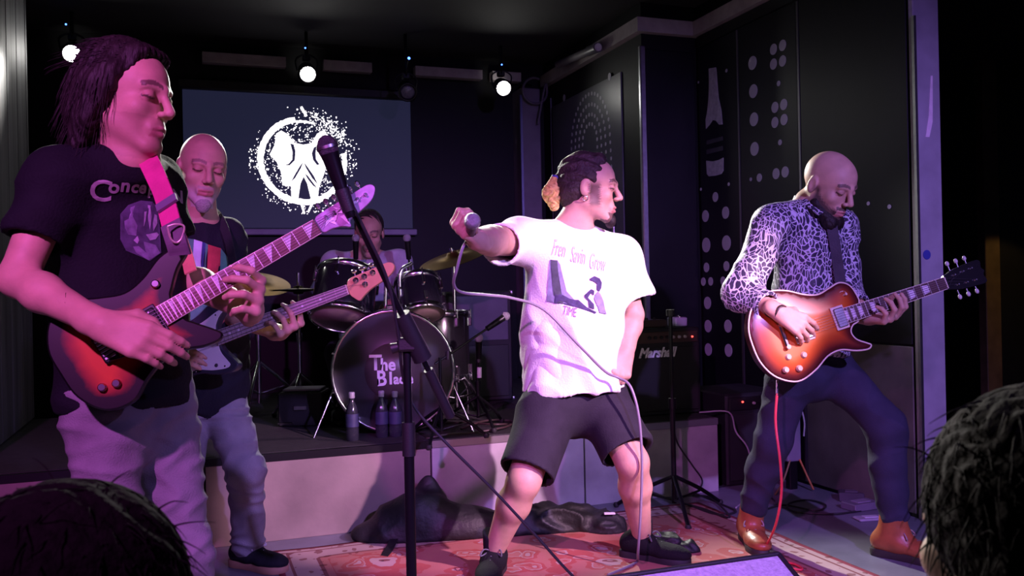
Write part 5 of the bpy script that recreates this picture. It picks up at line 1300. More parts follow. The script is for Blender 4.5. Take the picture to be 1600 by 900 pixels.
        sw = MB().lathe(F(.232, .072, zt+.004), F.z, [(.018, 0), (.018, .003), (.006, .004)], 18).build('toggle_plate', cream, t); MB().cyl(F(.232, .072, zt+.006), F(.238, .074, zt+.022), .003*F.s, .005*F.s, 10).build('toggle', cream, sw)
    elif kind == 'ss':
        pickup(.135, .070, .034, bplas, mat('black_ring', (.02, .02, .02), .4, vary=.1)); pickup(.035, .070, .034, bplas, None)
        br = MB().box(F(-.005, 0, ztop+.010), (.040*F.s, .078*F.s, .014*F.s), F.R(), .003).build('bridge', black_metal, t)
        for k in range(6): MB().box(F(-.005, (k-2.5)*.0105, ztop+.018), (.030*F.s, .008*F.s, .006*F.s), F.R(), .001).build('saddle', steel_dull, br)
        MB().tube([F(-.01, -.035, ztop+.02), F(.02, -.045, ztop+.035), F(.09, -.058, ztop+.035), F(.15, -.06, ztop+.03)], .003*F.s, 6).build('tremolo_arm', black_metal, t)
        for q in ((-.03, -.095), (-.065, -.085)): knob(*q, .010, .014, mat('chrome_knob', (.6, .55, .65), .2, 1.0, vary=.1))
        knob(.19, .085, .010, .012, MATS['chrome_knob'])
    else:
        pg = np.array(spline([np.array(q) for q in [(.272, .036), (.298, .080), (.330, .105), (.30, .108), (.22, .085), (.12, .075), (.07, .06), (.06, .02), (.02, -.02), (.0, -.08), (.01, -.115), (.06, -.108), (.14, -.094), (.21, -.118), (.27, -.130), (.295, -.122), (.285, -.095), (.268, -.05)]], 3, True))
        mesh_obj('pickguard', plate(F, pg, zt+.0005, zt+.003, .0006, .03), mat('white_pickguard', (.75, .72, .74), .35, vary=.05), t)
        for q in ((.155, -.012), (.125, .012)): MB().box(F(q[0], q[1], zt+.008), (.025*F.s, .055*F.s, .014*F.s), F.R(), .003).build('pickup', bplas, t)
        for q in ((.065, -.075), (.035, -.090)): knob(*q, .010, .016, chrome)
        knob(.235, -.105, .007, .006, mat('dark_screw_cap', (.05, .05, .06), .3, vary=.1))
        for q in ((.29, .095), (.2, .08), (.06, .055), (.27, -.12), (.14, -.098), (.03, -.1)): MB().lathe(F(*q, zt+.003), F.z, [(.004, 0), (.003, .001)], 8).build('screw', chrome, t)
        MB().box(F(0, 0, zt+.008), (.05*F.s, .08*F.s, .012*F.s), F.R(), .003).build('bridge', chrome, t)
    sm = mat('string_steel', (.22, .20, .22), .4, .9)
    for k in range(ns):
        y0 = (k-(ns-1)/2)*(.0100 if ns == 6 else .019); y1 = (k-(ns-1)/2)*(.0070 if ns == 6 else .0105); zb = max(ztop+.020, zt2+.007)
        MB().cyl(F(-.005, y0, zb), F(scale+.002, y1, zt2+.003), (.0005 if ns == 6 else .0009)*F.s, n=5, caps=False).build('string', sm, t)
        x, y, sg = tun[k % len(tun)]
        MB().cyl(F(scale+.002, y1, zt2+.003), Fh(x, y*(.62 if kind == 'lp' else (.5 if kind == 'ss' else 1)), .006), .0005*F.s, n=5, caps=False).build('string', sm, t)
    F.zt = zt; F.ztop = ztop; F.arch = arch; return t, F
g1, F1 = guitar('electric_guitar', 'red and black electric guitar with shark-tooth inlays, held at the left', P(171, 544, 2.00), P(495, 357, 2.15), V(.36, .20, .92), 'ss')
g2, F2 = guitar('bass_guitar', 'dark bass guitar with white pickguard and pale maple neck', P(256, 562, 3.27), P(546, 454, 3.15), V(.05, .18, .97), 'pb')
g3, F3 = guitar('electric_guitar', 'cherry sunburst single-cutaway guitar with cream binding, played at the right', P(1233, 522, 3.36), P(1468, 445, 3.47), V(.03, .14, .98), 'lp')
# straps
J = LGJ
pink = cloth('magenta_strap_webbing', (.60, .045, .22), bump=.3, bscale=300)
n1 = V(.35, .2, .92)
pts = [P(222, 222, 2.32), P(225, 236, 2.16), P(243, 274, 2.06), P(256, 305, 2.03), P(264, 335, 1.995), P(271, 362, 1.965)]
so = MB().ribbon(pts, [V(1, .2, -.4), V(1, .15, -.1), V(1, .35, .1), V(1, .25, .2), V(1, .25, .25), V(1, .2, .25)], .046, .004).build('strap', pink, g1)
MB().ribbon([P(259, 312, 2.013), P(262, 322, 1.999)], [V(1, .25, .25)]*2, .052, .007, 4).build('strap_slider', mat('violet_grey_plastic', (.16, .12, .20), .35, vary=.1), so)
el_ = MB().ribbon([P(267, 348, 1.966), P(276, 378, 1.955), P(282, 398, 1.965)], [V(1, .2, .25)]*3, .050, .007, 6).build('strap_end', mat('brown_violet_leather', (.13, .09, .13), .5, vary=.25, vscale=40), g1)
ez = unit(CAM-P(270, 368, 1.97)); ex_ = unit(np.cross(UP, ez)); ey_ = np.cross(ez, ex_)
tri = [(-.017, .014), (0, .019), (.017, .014), (.011, -.012), (0, -.021), (-.011, -.012)]
MB().tube([P(275, 364, 1.945)+ex_*x+ey_*y for x, y in tri+tri[:1]], .0026, 6, 4).build('strap_emblem', mat('pale_emblem', (.8, .62, .55), .3, .6, vary=.1), el_)
MB().ribbon([P(283, 372, 2.30), P(292, 400, 2.26), P(298, 425, 2.2)], [V(1, .1, .2)]*3, .03, .004).build('strap_underside', cloth('salmon_strap', (.62, .22, .16)), g1)
J = BAJ
MB().ribbon([P(326, 322, 3.56), P(342, 340, 3.45), P(356, 372, 3.385), P(364, 420, 3.37), P(360, 470, 3.28)], [V(1, .1, -.3), V(1, .3, .1), V(1, .2, .3), V(1, .1, .3), V(1, .1, .3)], .034, .004).build('strap', cloth('black_strap', (.03, .03, .035)), g2)
J = RGJ
MB().ribbon([P(1275, 318, 3.62), P(1294, 332, 3.52), P(1303, 372, 3.49), P(1311, 425, 3.485), P(1318, 470, 3.46)], [V(1, .1, -.3), V(1, .2, .1), V(1, .1, .3), V(1, .1, .3), V(1, .1, .3)], .040, .004).build('strap', cloth('grey_black_strap', (.05, .045, .06)), g3)
# red lead from the right guitar down to the floor
j = P(1215, 592, 3.38)
lead = thing('instrument_cable', 'bright red instrument cable hanging from the right guitar', 'cable', FL(1195, 868))
fl = FL(1195, 866); q1 = FL(1238, 886); q2 = FL(1200, 892)
MB().tube([P(1214, 615, 3.37), P(1212, 660, 3.36), P(1219, 720, 3.33), P(1221, 770, 3.36), P(1212, 820, 3.42), fl+UP*.02, FL(1190, 878)+UP*.014, FL(1208, 884)+UP*.014, q1+UP*.014, FL(1252, 896)+UP*.014, q2+UP*.014, FL(1120, 905)+UP*.014], .0048, 8, 8).build('cord', mat('red_cable', (.72, .05, .08), .4, vary=.08), lead)
MB().cyl(j+UP*.005, P(1214, 618, 3.37), .0062, .0055, 12).build('plug', chrome, lead)
# ------------------------------------------------------------------ microphone stand in front
gp = FL(640, 1130); B = P(636, 560, 2.30); gp = np.array((B[0], B[1], 0))
ms = thing('microphone_stand', 'tall black boom microphone stand with round base, nearest the camera', 'mic stand', gp)
MB().lathe(gp, UP, [(.13, 0), (.13, .012), (.05, .022), (.018, .03)], 32).build('base', black_metal, ms)
up_ = P(637, 548, 2.30)
MB().cyl(gp+UP*.02, P(638, 700, 2.30)*np.array((0, 0, 1))+gp*np.array((1, 1, 0)), .0135, n=16).build('lower_tube', black_metal, ms)
ztop_ = up_[2]; MB().cyl(gp+UP*.3, np.array((gp[0], gp[1], ztop_)), .0105, n=16).build('upper_tube', black_metal, ms)
MB().cyl(gp+UP*(P(638, 700, 2.3)[2]-.02), gp+UP*(P(638, 660, 2.3)[2]), .017, n=14).build('height_clutch', black_plastic, ms)
piv = P(641, 524, 2.28)
bo = MB().box(P(637, 538, 2.30), (.05, .05, .035), (RT, FW, UP), .006).build('boom_joint', black_plastic, ms)
tip, tail = P(522, 268, 2.12), P(690, 622, 2.36)
MB().cyl(tip, tail, .0075, n=12).build('boom_tube', black_metal, ms)
ax = unit(tail-tip); mid = tip+ax*((piv-tip)@ax)
MB().cyl(mid-ax*.06, mid+ax*.075, .021, .026, 16).build('boom_clamp', black_plastic, ms)
MB().cyl(tail-ax*.09, tail+ax*.06, .013, n=14).build('counterweight', black_plastic, ms)
MB().cyl(P(612, 545, 2.29), P(632, 540, 2.29), .014, .010, 12).build('wing_knob', black_plastic, ms)
def microphone(name, label, head, d, grille, parent_label=None, sc=1.0):
    t = thing(name, label, 'microphone', head)
    MB().lathe(head, d, [(.004, .026), (.017, .020), (.0245, .008), (.0255, -.002), (.0245, -.010), (.022, -.020)], 20).build('grille', grille, t)
    MB().lathe(head, d, [(.0268, -.006), (.0268, .001)], 20, False).build('grille_band', steel_dull, t)
    MB().lathe(head, d, [(.0225, -.018), (.0205, -.03), (.016, -.10), (.0135, -.165), (.0115, -.175)], 20).build('handle', black_metal, t); return t
gm = mat('mic_mesh_violet_grey', (.34, .33, .38), .4, .6, vary=.3, vscale=400, bump=.6, bscale=500)
hd = P(509, 222, 2.10); dirm = unit(hd-P(527, 275, 2.11))
microphone('microphone', 'vocal microphone on the boom stand, in front of the glowing emblem', hd+dirm*-.01, dirm, mat('dark_mic_mesh', (.06, .06, .07), .4, .6, vary=.3, vscale=400, bump=.6, bscale=500))
cl = hd-dirm*.115; MB().cyl(cl, cl-dirm*.055, .0175, .016, 16).build('mic_clip', black_plastic, ms)
# lead along the stand, then across to the floor
ml = thing('microphone_cable', 'black cable running from the boom stand down across the floor', 'cable', FL(890, 900))
MB().tube([hd-dirm*.18, P(534, 290, 2.12), P(575, 370, 2.17), P(606, 440, 2.22), P(622, 520, 2.27), P(630, 590, 2.33), P(650, 640, 2.35), P(700, 695, 2.37), P(770, 765, 2.4), P(840, 840, 2.42), P(900, 905, 2.44), P(990, 985, 2.47), np.array((*P(1040, 1040, 2.5)[:2], .012)), np.array((*P(1200, 1040, 2.6)[:2], .012))], .0042, 8, 6).build('cord', mat('black_cable', (.02, .02, .022), .45, vary=.1), ml)
# singer's microphone and its lead
fd = unit(V(.10, .28, .95)); sh = P(738, 345, 2.80)
microphone('microphone', 'microphone held out in the singer\'s fist, grille towards the camera', sh, fd, gm)
sc_ = thing('microphone_cable', 'grey microphone cable looping across the singer\'s white shirt to the floor', 'cable', FL(997, 880))
MB().tube([sh-fd*.17, P(735, 372, 2.97), P(724, 385, 2.94), P(714, 420, 2.95), P(709, 444, 3.0), P(722, 457, 3.05), P(760, 461, 3.12), P(800, 466, 3.19), P(850, 484, 3.27), P(905, 540, 3.30), P(945, 580, 3.36), P(966, 590, 3.385), P(985, 604, 3.36), P(998, 650, 3.34), P(1003, 720, 3.34), P(1001, 800, 3.36), P(997, 862, 3.4), FL(996, 882)+UP*.016, FL(985, 890)+UP*.016, FL(950, 905)+UP*.016], .0052, 8, 6).build('cord', mat('grey_cable', (.22, .20, .24), .4, vary=.1), sc_)

# ------------------------------------------------------------------ stage monitor at the very front
mt = lambda x, y: P(x, y, 2.38)
c_r, c_l = P(1216, 868, 2.36), P(930, 904, 2.18); c_r[2] = c_l[2] = (c_r[2]+c_l[2])/2
ed = unit(c_l-c_r); c_l = c_r+ed*.56; out_ = unit(np.cross(UP, ed)); out_ = out_ if out_@(-FW) > 0 else -out_
mo = thing('stage_monitor', 'wedge stage monitor with a pale violet back at the bottom of the picture', 'speaker', np.array((*((c_r+c_l)/2)[:2], 0)))
zt_ = c_r[2]
prof = [(0, zt_), (.20, zt_-.10), (.24, .012), (-.16, .012), (-.19, .06), (-.03, zt_-.004)]
mb = MB(); n = len(prof); A_ = [c_r*np.array((1, 1, 0))+out_*x+UP*z for x, z in prof]; B_ = [a+ed*.56 for a in A_]
mb.add(A_+B_, [tuple(range(n)), tuple(range(n, 2*n))[::-1]]+[(i, (i+1) % n, n+(i+1) % n, n+i) for i in range(n)]); mb.build('cabinet', mat('speckled_violet_grey', (.50, .47, .58), .55, vary=.25, vscale=90, bump=.3, bscale=200), mo)
for a, b in zip(A_, A_[1:]+A_[:1]): MB().cyl(a, b, .007, n=8).build('edge_trim', black_plastic, mo)
MB().cyl(A_[0], B_[0], .0075, n=8).build('edge_trim', black_plastic, mo); MB().cyl(A_[1], B_[1], .0075, n=8).build('edge_trim', black_plastic, mo)
f0, f1 = A_[5], A_[4]; nn_ = unit(np.cross(ed, f1-f0)); nn_ = nn_ if nn_@(-out_) > 0 else -nn_
MB().box((f0+f1)/2+ed*.28+nn_*.008, (.52, np.linalg.norm(f1-f0)*.9, .012), (ed, unit(f1-f0), nn_), .003).build('grille', mat('black_grille', (.012, .012, .013), .5, bump=.5, bscale=600, vary=.1), mo)

# ------------------------------------------------------------------ drum kit on the riser
shell_m = mat('black_drum_shell', (.010, .010, .012), .18, vary=.1, coat=.5)
head_b = mat('smoky_drum_head', (.045, .042, .050), .35, vary=.25, vscale=6)
head_w = mat('cloudy_drum_head', (.22, .17, .14), .45, vary=.25, vscale=7)
def drum(name, label, c, axis, r, depth, fr, bk, nlug=8, front=True, hint=None):
    axis = unit(axis); t = thing(name, label, 'drum', c, 'drums of the kit')
    x, y, z = frame_of(axis, hint)
    MB().lathe(c, axis, [(r*.97, -depth/2), (r, -depth/2+.01), (r, depth/2-.01), (r*.97, depth/2)], 40).build('shell', shell_m, t)
    for sg, m in ((1, fr), (-1, bk)):
        e = c+axis*sg*depth/2
        MB().lathe(e, axis*sg, [(r*.98, -.02), (r*1.025, -.02), (r*1.03, 0), (r*1.025, .012), (r*.975, .012), (r*.97, .004)], 40, False).build('hoop', chrome, t)
        MB().lathe(e, axis*sg, [(r*.975, .001), (r*.97, .005), (.001, .006)], 40, True).build('head', m, t)
    for k in range(nlug):
        a = 6.283*(k+.5)/nlug; d = x*math.cos(a)+y*math.sin(a)
        for sg in (1, -1):
            e = c+axis*sg*(depth/2-.05)+d*(r+.006)
            lo = MB().box(e, (.018, .018, .05), (np.cross(axis, d), d, axis), .004).build('lug', chrome, t)
            MB().cyl(e+axis*sg*.02+d*.004, c+axis*sg*(depth/2+.016)+d*(r*1.0+.010), .0035, n=6).build('tension_rod', chrome, lo)
    return t
bdc = P(617, 600, 4.62); rB = .298; bdc[2] = RISER+rB*1.03+.005; axB = V(.10, 0, 1.0)
bd = drum('bass_drum', 'black bass drum with white lettering on its dark front head', bdc, axB, rB, .40, head_b, head_b, 10)
fc = bdc+unit(axB)*(.2+.009); ex_ = unit(np.cross(UP, axB)); ey_ = UP
MB().lathe(fc-unit(axB)*.002, axB, [(.140, .0), (.140, .0015), (.001, .0016)], 40).build('head_ring', mat('brown_grey_ring', (.075, .060, .062), .4, vary=.2), bd)
wl_ = mat('white_lettering', (.70, .68, .78), .5, vary=.05)
def dtext(b, size, x, y, xs=1.0): bm_obj(text_mesh(b, size, xs=xs, bold=.0025), 'lettering', wl_, bd, fc+unit(axB)*.002+ex_*x+ey_*y, ex_, ey_)
dtext('T', .105, -.085, .042, .95); dtext('he', .085, -.025, .032, .9); dtext('B', .105, -.058, -.036, .85); dtext('l', .085, -.013, -.036); dtext('ad', .070, .030, -.040, .9); dtext('e', .07, .082, -.040, .9)
for sg in (-1, 1):
    a0 = bdc+ex_*sg*.27-UP*.02+unit(axB)*.12; MB().cyl(a0, np.array((*(a0+ex_*sg*.12+unit(axB)*.10)[:2], RISER)), .006, n=8).build('spur_leg', chrome, bd)
MB().box(bdc+UP*(rB+.012)+unit(axB)*.02, (.07, .09, .03), (ex_, unit(axB), UP), .006).build('tom_mount', chrome, bd)
for sg in (-1, 1):
    q0 = bdc+UP*(rB+.02)+ex_*sg*.04; MB().tube([q0, q0+UP*.17, q0+UP*.22+ex_*sg*.06-unit(axB)*.03], .010, 10, 5).build('tom_arm', chrome, bd)
t1c, t2c = P(538, 463, 4.66), P(655, 466, 4.70)
drum('rack_tom', 'black rack tom tilted forward, left of the bass headstock', t1c, V(-.06, -.86, .46), .160, .25, head_w, head_w, 6)
drum('rack_tom', 'black rack tom half hidden behind the mic boom, right of the kit', t2c, V(.16, -.86, .42), .122, .19, head_w, head_w, 6)
ft = drum('floor_tom', 'large floor tom standing right of the drummer', np.array((*P(680, 520, 5.0)[:2], RISER+.40)), UP, .19, .36, head_w, head_w, 8)
for k in range(3):
    a = 2.09*k+.3; c = np.array((*P(680, 520, 5.0)[:2], RISER)); d = np.array((math.cos(a), math.sin(a), 0)); MB().cyl(c+d*.205+UP*.5, c+d*.21+UP*.0, .006, n=8).build('leg', chrome, ft)
th_ = np.array((*P(572, 545, 5.38)[:2], RISER)); st_ = thing('drum_stool', 'round black stool under the drummer', 'stool', th_)
zs = DRJ['pel'][2]-.17
MB().lathe(th_, UP, [(.15, zs-.06-RISER), (.165, zs-.05-RISER), (.165, zs-.01-RISER), (.14, zs-RISER)], 28).build('seat', rubber, st_); MB().cyl(th_+UP*.1, th_+UP*(zs-.06-RISER), .016, n=12).build('post', chrome, st_)
for k in range(3):
    a = 2.09*k+.5; MB().cyl(th_+UP*.24, th_+np.array((.24*math.cos(a), .24*math.sin(a), .008)), .010, n=8).build('leg', chrome, st_)
def tripod(t, g, zt, m, r=.011, spread=.28, zk=.30, n0=.3):
    MB().cyl(g+UP*.05, g+UP*zt*.55, r*1.25, n=12).build('lower_tube', m, t); MB().cyl(g+UP*zt*.5, g+UP*zt, r*.9, n=12).build('upper_tube', m, t)
    MB().cyl(g+UP*zt*.53, g+UP*(zt*.53+.05), r*1.9, n=12).build('collar', m, t)
    for k in range(3):
        a = 2.094*k+n0; f = g+np.array((spread*math.cos(a), spread*math.sin(a), .012))
        lg = MB().tube([g+UP*zk, (g+UP*zk+f)/2+np.array((math.cos(a), math.sin(a), 0))*.02, f], r, 8, 3).build('leg', m, t); MB().ball(f, .016, 8).build('foot', rubber, lg)
        MB().cyl(g+UP*(zk*.35), (g+UP*zk)*.45+f*.55, r*.6, n=6).build('brace', m, t)
def cymbal(label, c, nrm, r, g, n0, wm=chrome):
    t = thing('cymbal', label, 'cymbal', g, 'cymbals of the kit'); zt = c[2]-g[2]
    tripod(t, g, zt+.03, wm, n0=n0)
    MB().lathe(c, nrm, [(r, -.012), (r*.6, 0), (r*.2, .008), (r*.16, .022), (.012, .03), (.010, .025), (r*.15, .017), (r*.2, .004), (r*.6, -.004), (r, -.014)], 44, False, hint=(0, 1, 0)).build('plate', brass, t); MB().cyl(c+nrm*.02, c+nrm*.05, .010, n=10).build('wing_nut', wm, t); MB().cyl(c-nrm*.03, c+nrm*.0, .014, n=10).build('felt', rubber, t)
# the stand seen left of the singer
g = FL(714, 652, RISER); c = np.array((g[0], g[1], P(700, 398, 4.75)[2]))
cymbal('brass cymbal on a chrome tripod stand just left of the singer', c, unit(V(-.25, .92, .25)), .20, g, .9)
g = np.array((*P(405, 600, 5.4)[:2], RISER)); cymbal('brass cymbal behind the bass player\'s fretting hand', np.array((g[0], g[1], P(405, 440, 5.4)[2])), unit(V(.2, .9, .3)), .20, g, .2)
g = np.array((*P(645, 600, 5.25)[:2], RISER)); 
# microphones on stands round the kit
def short_mic(label, g, top, tip, m=black_metal, n0=.2, spread=.2):
    t = thing('microphone_stand', label, 'mic stand', g); tripod(t, g, top[2]-g[2], m, .008, spread, .16, n0)
    d = unit(tip-top); MB().cyl(top-d*.08, tip-d*.1, .006, n=8).build('boom_tube', m, t); MB().cyl(tip-d*.12, tip, .014, .018, 12).build('mic_body', black_metal, t); MB().ball(tip, .023, 12, (1, 1, 1)).build('mic_grille', gm, t); MB().cyl(top-UP*.02, top+UP*.02, .014, n=10).build('clamp', black_plastic, t)
g = FL(748, 668, RISER); short_mic('short black microphone stand between the cymbal stand and the singer', g, P(748, 560, 4.55), P(748, 528, 4.5), n0=.6)
MB().cyl(P(749, 574, 4.54), P(749, 590, 4.54), .012, n=12).build('white_tape', mat('white_tape', (.6, .58, .62), .6, vary=.1), bpy.data.objects[[o.name for o in bpy.data.objects if o.name.startswith('microphone_stand')][-1]])
g = FL(690, 690, RISER); short_mic('low boom stand reaching across the bass drum head', g, P(700, 555, 4.30), P(790, 494, 4.45), n0=.0, spread=.22)
g = np.array((*P(560, 600, 5.05)[:2], RISER)); short_mic('microphone stand in front of the drummer\'s chest', g, P(556, 420, 5.05), P(556, 372, 5.0), n0=.4)
g = np.array((*P(636, 600, 5.0)[:2], RISER)); short_mic('slim microphone stand between the right rack tom and the cymbal', g, P(640, 420, 5.0), P(636, 372, 4.95), n0=.1)
# hi-hat stand left of the bass drum
g = np.array((*P(470, 640, 5.0)[:2], RISER)); hh = thing('hi_hat_stand', 'hi-hat stand with closed cymbals left of the bass drum', 'hi-hat', g)
tripod(hh, g, .82, chrome, .009, .22, .26, .1)
for s_, dz in ((1, .012), (-1, -.004)):
    MB().lathe(g+UP*(.72+dz), UP*s_, [(.17, -.012), (.1, -.004), (.03, .004), (.025, .014), (.008, .016)], 36).build('hat', mat('dark_cymbal', (.10, .07, .03), .4, .9, vary=.2, vscale=20), hh)
MB().box(g+RT*-.02-FW*.14+UP*.05, (.085, .26, .012), (RT, unit(FW*.97+UP*.25), unit(UP*.97-FW*.25)), .003).build('pedal', chrome, hh)
# loose drum cases, boxes: pale board left of the bass drum
q = FL(462, 672, RISER); bx_ = thing('equipment_case', 'black case with a pale lid strip beside the bass drum', 'case', q+FW*.2)
c = q+FW*.22; MB().box(c+UP*.09, (.24, .22, .18), (RT, FW, UP), .008).build('body', black_plastic, bx_); MB().box(c+UP*.19-FW*.0, (.20, .16, .012), (RT, FW, UP), .003).build('lid_strip', mat('pale_lid', (.34, .32, .40), .5, vary=.2), bx_); MB().box(c+UP*.10-FW*.115, (.07, .012, .025), (RT, FW, UP), .003).build('handle', steel_dull, bx_)
# bottles on the riser edge
glass = mat('clear_bottle_plastic', (.05, .05, .07), .12, vary=.1, trans=.5); cap_m = mat('grey_cap', (.30, .28, .34), .5, vary=.1); lab_m = mat('blue_bottle_label', (.035, .035, .09), .5, vary=.25, vscale=40)
for px, py, hgt, lab in ((551, 688, .225, 'plastic water bottle with blue label, leftmost on the riser edge'), (597, 683, .22, 'middle of the three small bottles in front of the bass drum'), (618, 682, .215, 'small bottle nearest the mic stand in front of the bass drum')):
    b = FL(px, py, RISER); b[1] = max(b[1], YR+.06); t = thing('bottle', lab, 'bottle', b, 'bottles on the riser edge'); k = hgt/.22
    MB().lathe(b, UP, [(.028, 0), (.031, .006), (.031, .05*k), (.029, .055*k), (.031, .06*k), (.031, .13*k), (.022, .165*k), (.012, .182*k), (.012, .2*k)], 18).build('body', glass, t); MB().lathe(b, UP, [(.0318, .065*k), (.0318, .125*k)], 18, False).build('label_band', lab_m, t); MB().lathe(b, UP, [(.0145, .197*k), (.0145, .222*k), (.012, .225*k)], 14).build('cap', cap_m, t)
# ------------------------------------------------------------------ amplifiers and cabinets
def amp(label, lo, hi, w_dirs, logo=None):
    t = thing('amplifier', label, 'amplifier', np.array(((lo[0]+hi[0])/2, (lo[1]+hi[1])/2, lo[2]))); return t
aL, aR = WY(972, 640, 4.30), WY(1096, 640, 4.30); az0 = RISER; az1 = WY(1050, 512, 4.30)[2]
a0 = np.array((aL[0], 4.30, az0)); a1 = np.array((aR[0], 4.30+.30, az1))
am = thing('amplifier', 'black guitar amplifier with white script logo on the riser', 'amplifier', ((a0[0]+a1[0])/2, 4.45, az0))
slab(a0, a1, .008).build('cabinet', mat('black_tolex', (.010, .010, .012), .55, bump=.4, bscale=400, vary=.2), am)
gz = az1-.10
slab((a0[0]+.02, 4.292, az0+.025), (a1[0]-.02, 4.301, gz-.005), .002).build('grille', mat('black_grille_cloth', (.014, .014, .016), .7, bump=.5, bscale=700, vary=.2), am)
slab((a0[0]+.02, 4.290, gz+.02), (a1[0]-.02, 4.302, az1-.02), .002).build('control_panel', mat('brass_brown_panel', (.12, .075, .06), .35, .6, vary=.2), am)
pw = a1[0]-a0[0]
for k in range(7):
    MB().lathe((a0[0]+pw*(.34+.075*k), 4.290, gz+.05), (0, -1, 0), [(.009, 0), (.008, .012), (.004, .013)], 12).build('knob', black_plastic if k < 4 else mat('pale_knob', (.5, .45, .45), .4, vary=.1), am)
MB().ball((a1[0]-.055, 4.290, gz+.048), .006, 10).build('power_light', mat('red_light', (.6, .02, .02), .3, emit=(1, .05, .04), estr=5), am)
lg = WY(1015, 552, 4.29); bm_obj(text_mesh('Marshall', .072, shear=.35, xs=.92, bold=.0025, extrude=.0015), 'lettering', mat('white_logo', (.72, .70, .72), .4, vary=.05), am, np.array((a0[0]+pw*.43, 4.287, lg[2])), EX, UP)
MB().box(((a0[0]+a1[0])/2, 4.45, az1+.012), (.16, .03, .02), bev=.006).build('handle', rubber, am)
# small boxes on top of the amplifier
pd = WY(1058, 507, 4.40); t = thing('effects_pedal', 'small pale blue pedal standing on the amplifier', 'pedal', (pd[0], 4.40, az1))
MB().box((pd[0], 4.40, az1+.028), (.075, .10, .05), bev=.005).build('housing', mat('pale_blue_enamel', (.42, .42, .62), .35, vary=.1), t); MB().lathe((pd[0], 4.37, az1+.053), UP, [(.008, 0), (.008, .008), (.005, .010)], 10).build('footswitch', chrome, t)
for sx in (-.018, .018): MB().lathe((pd[0]+sx, 4.425, az1+.053), UP, [(.007, 0), (.006, .010)], 10).build('knob', black_plastic, t)
p2 = WY(1006, 500, 4.45); t = thing('mixer_box', 'low brown metal box lying on the amplifier beside the singer\'s arm', 'box', (p2[0], 4.45, az1))
MB().box((p2[0], 4.45, az1+.022), (.20, .16, .04), bev=.004).build('housing', mat('brown_metal_box', (.10, .06, .055), .4, .5, vary=.2), t)
for k in range(3): MB().lathe((p2[0]-.05+.05*k, 4.42, az1+.042), UP, [(.010, 0), (.008, .012)], 10).build('knob', black_plastic, t)
# grey-grilled cabinet behind the singer
cL, cR = WY(694, 500, 5.35), WY(800, 500, 5.35); cz1 = WY(745, 455, 5.35)[2]
cb = thing('speaker_cabinet', 'large speaker cabinet with grey grille behind the singer\'s arm', 'speaker', ((cL[0]+cR[0])/2, 5.5, RISER))
slab((cL[0], 5.35, RISER), (cR[0], 5.68, cz1), .01).build('cabinet', MATS['black_tolex'], cb); slab((cL[0]+.03, 5.34, cz1-.31), (cR[0]-.03, 5.352, cz1-.03), .003).build('grille', mat('grey_grille_cloth', (.10, .10, .13), .7, bump=.4, bscale=500, vary=.2), cb)
slab((cL[0]+.03, 5.34, RISER+.03), (cR[0]-.03, 5.352, cz1-.34), .003).build('lower_baffle', black_plastic, cb)
for sx in (cL[0], cR[0]):
    for z in (RISER+.012, cz1-.012): MB().ball((sx, 5.352, z), .018, 8).build('corner_cap', steel_dull, cb)
# dark bass cabinet between legs of the cymbal stand
dL, dR = WY(752, 560, 5.0), WY(800, 560, 5.0)
# tall pole behind the singer
g = FL(962, 640, RISER); g = np.array((*WY(962, 500, 4.95)[:2], RISER)); ps = thing('pole_stand', 'slim grey pole stand rising behind the singer\'s shoulder', 'stand', g); tripod(ps, g, P(962, 345, 5.2)[2]-RISER, steel_dull, .011, .2, .26, .5)
MB().ball(np.array((g[0], g[1], P(962, 345, 5.2)[2])), .018, 10).build('tip', black_plastic, ps)
# stand in front of the riser, by the amplifier
g = FL(1054, 802); fs = thing('low_stand', 'black tripod stand on the floor in front of the riser\'s right end', 'stand', g); tripod(fs, g, .95, black_metal, .010, .30, .18, .2)
MB().cyl(g+UP*.95, g+UP*.98, .02, n=12).build('top_cap', black_plastic, fs)
# dark box with a red light and a grey power supply against the right wall
bL = FL(1212, 757); k0 = np.array((XR2-.52, 4.18)); rk = thing('rack_box', 'black rack box with a red light behind the right guitarist\'s legs', 'amplifier', (XR2-.3, 4.4, 0))
slab((XR2-.42, 4.16, 0), (XR2-.03, 4.60, .50), .01).build('cabinet', MATS['black_tolex'], rk); slab((XR2-.40, 4.152, .41), (XR2-.05, 4.162, .48), .002).build('panel', mat('dark_panel', (.03, .028, .03), .35, .5, vary=.2), rk)
MB().ball((XR2-.32, 4.150, .455), .006, 10).build('power_light', MATS['red_light'], rk); slab((XR2-.40, 4.152, .03), (XR2-.05, 4.160, .39), .002).build('grille', MATS['black_grille_cloth'], rk)
for k in range(5): MB().lathe((XR2-.25+.04*k, 4.152, .445), (0, -1, 0), [(.008, 0), (.007, .012)], 10).build('knob', black_plastic if k % 2 else MATS['pale_knob'], rk)
gq = np.array((XR2-.14, 3.98, 0)); gs = thing('power_supply', 'upright grey power supply box with orange lead by the right wall', 'box', gq)
MB().box(gq+UP*.29, (.085, .06, .28), bev=.005).build('housing', mat('grey_violet_enamel', (.17, .16, .22), .45, vary=.15), gs); MB().box(gq+UP*.075, (.05, .04, .15), bev=.004).build('foot', black_metal, gs)
MB().tube([gq+UP*.16+np.array((.03, -.03, 0)), gq+UP*.08+np.array((.05, -.06, 0)), gq+UP*.01+np.array((.06, -.10, 0))], .006, 8).build('orange_lead', mat('orange_cable', (.42, .12, .03), .5, vary=.1), gs)
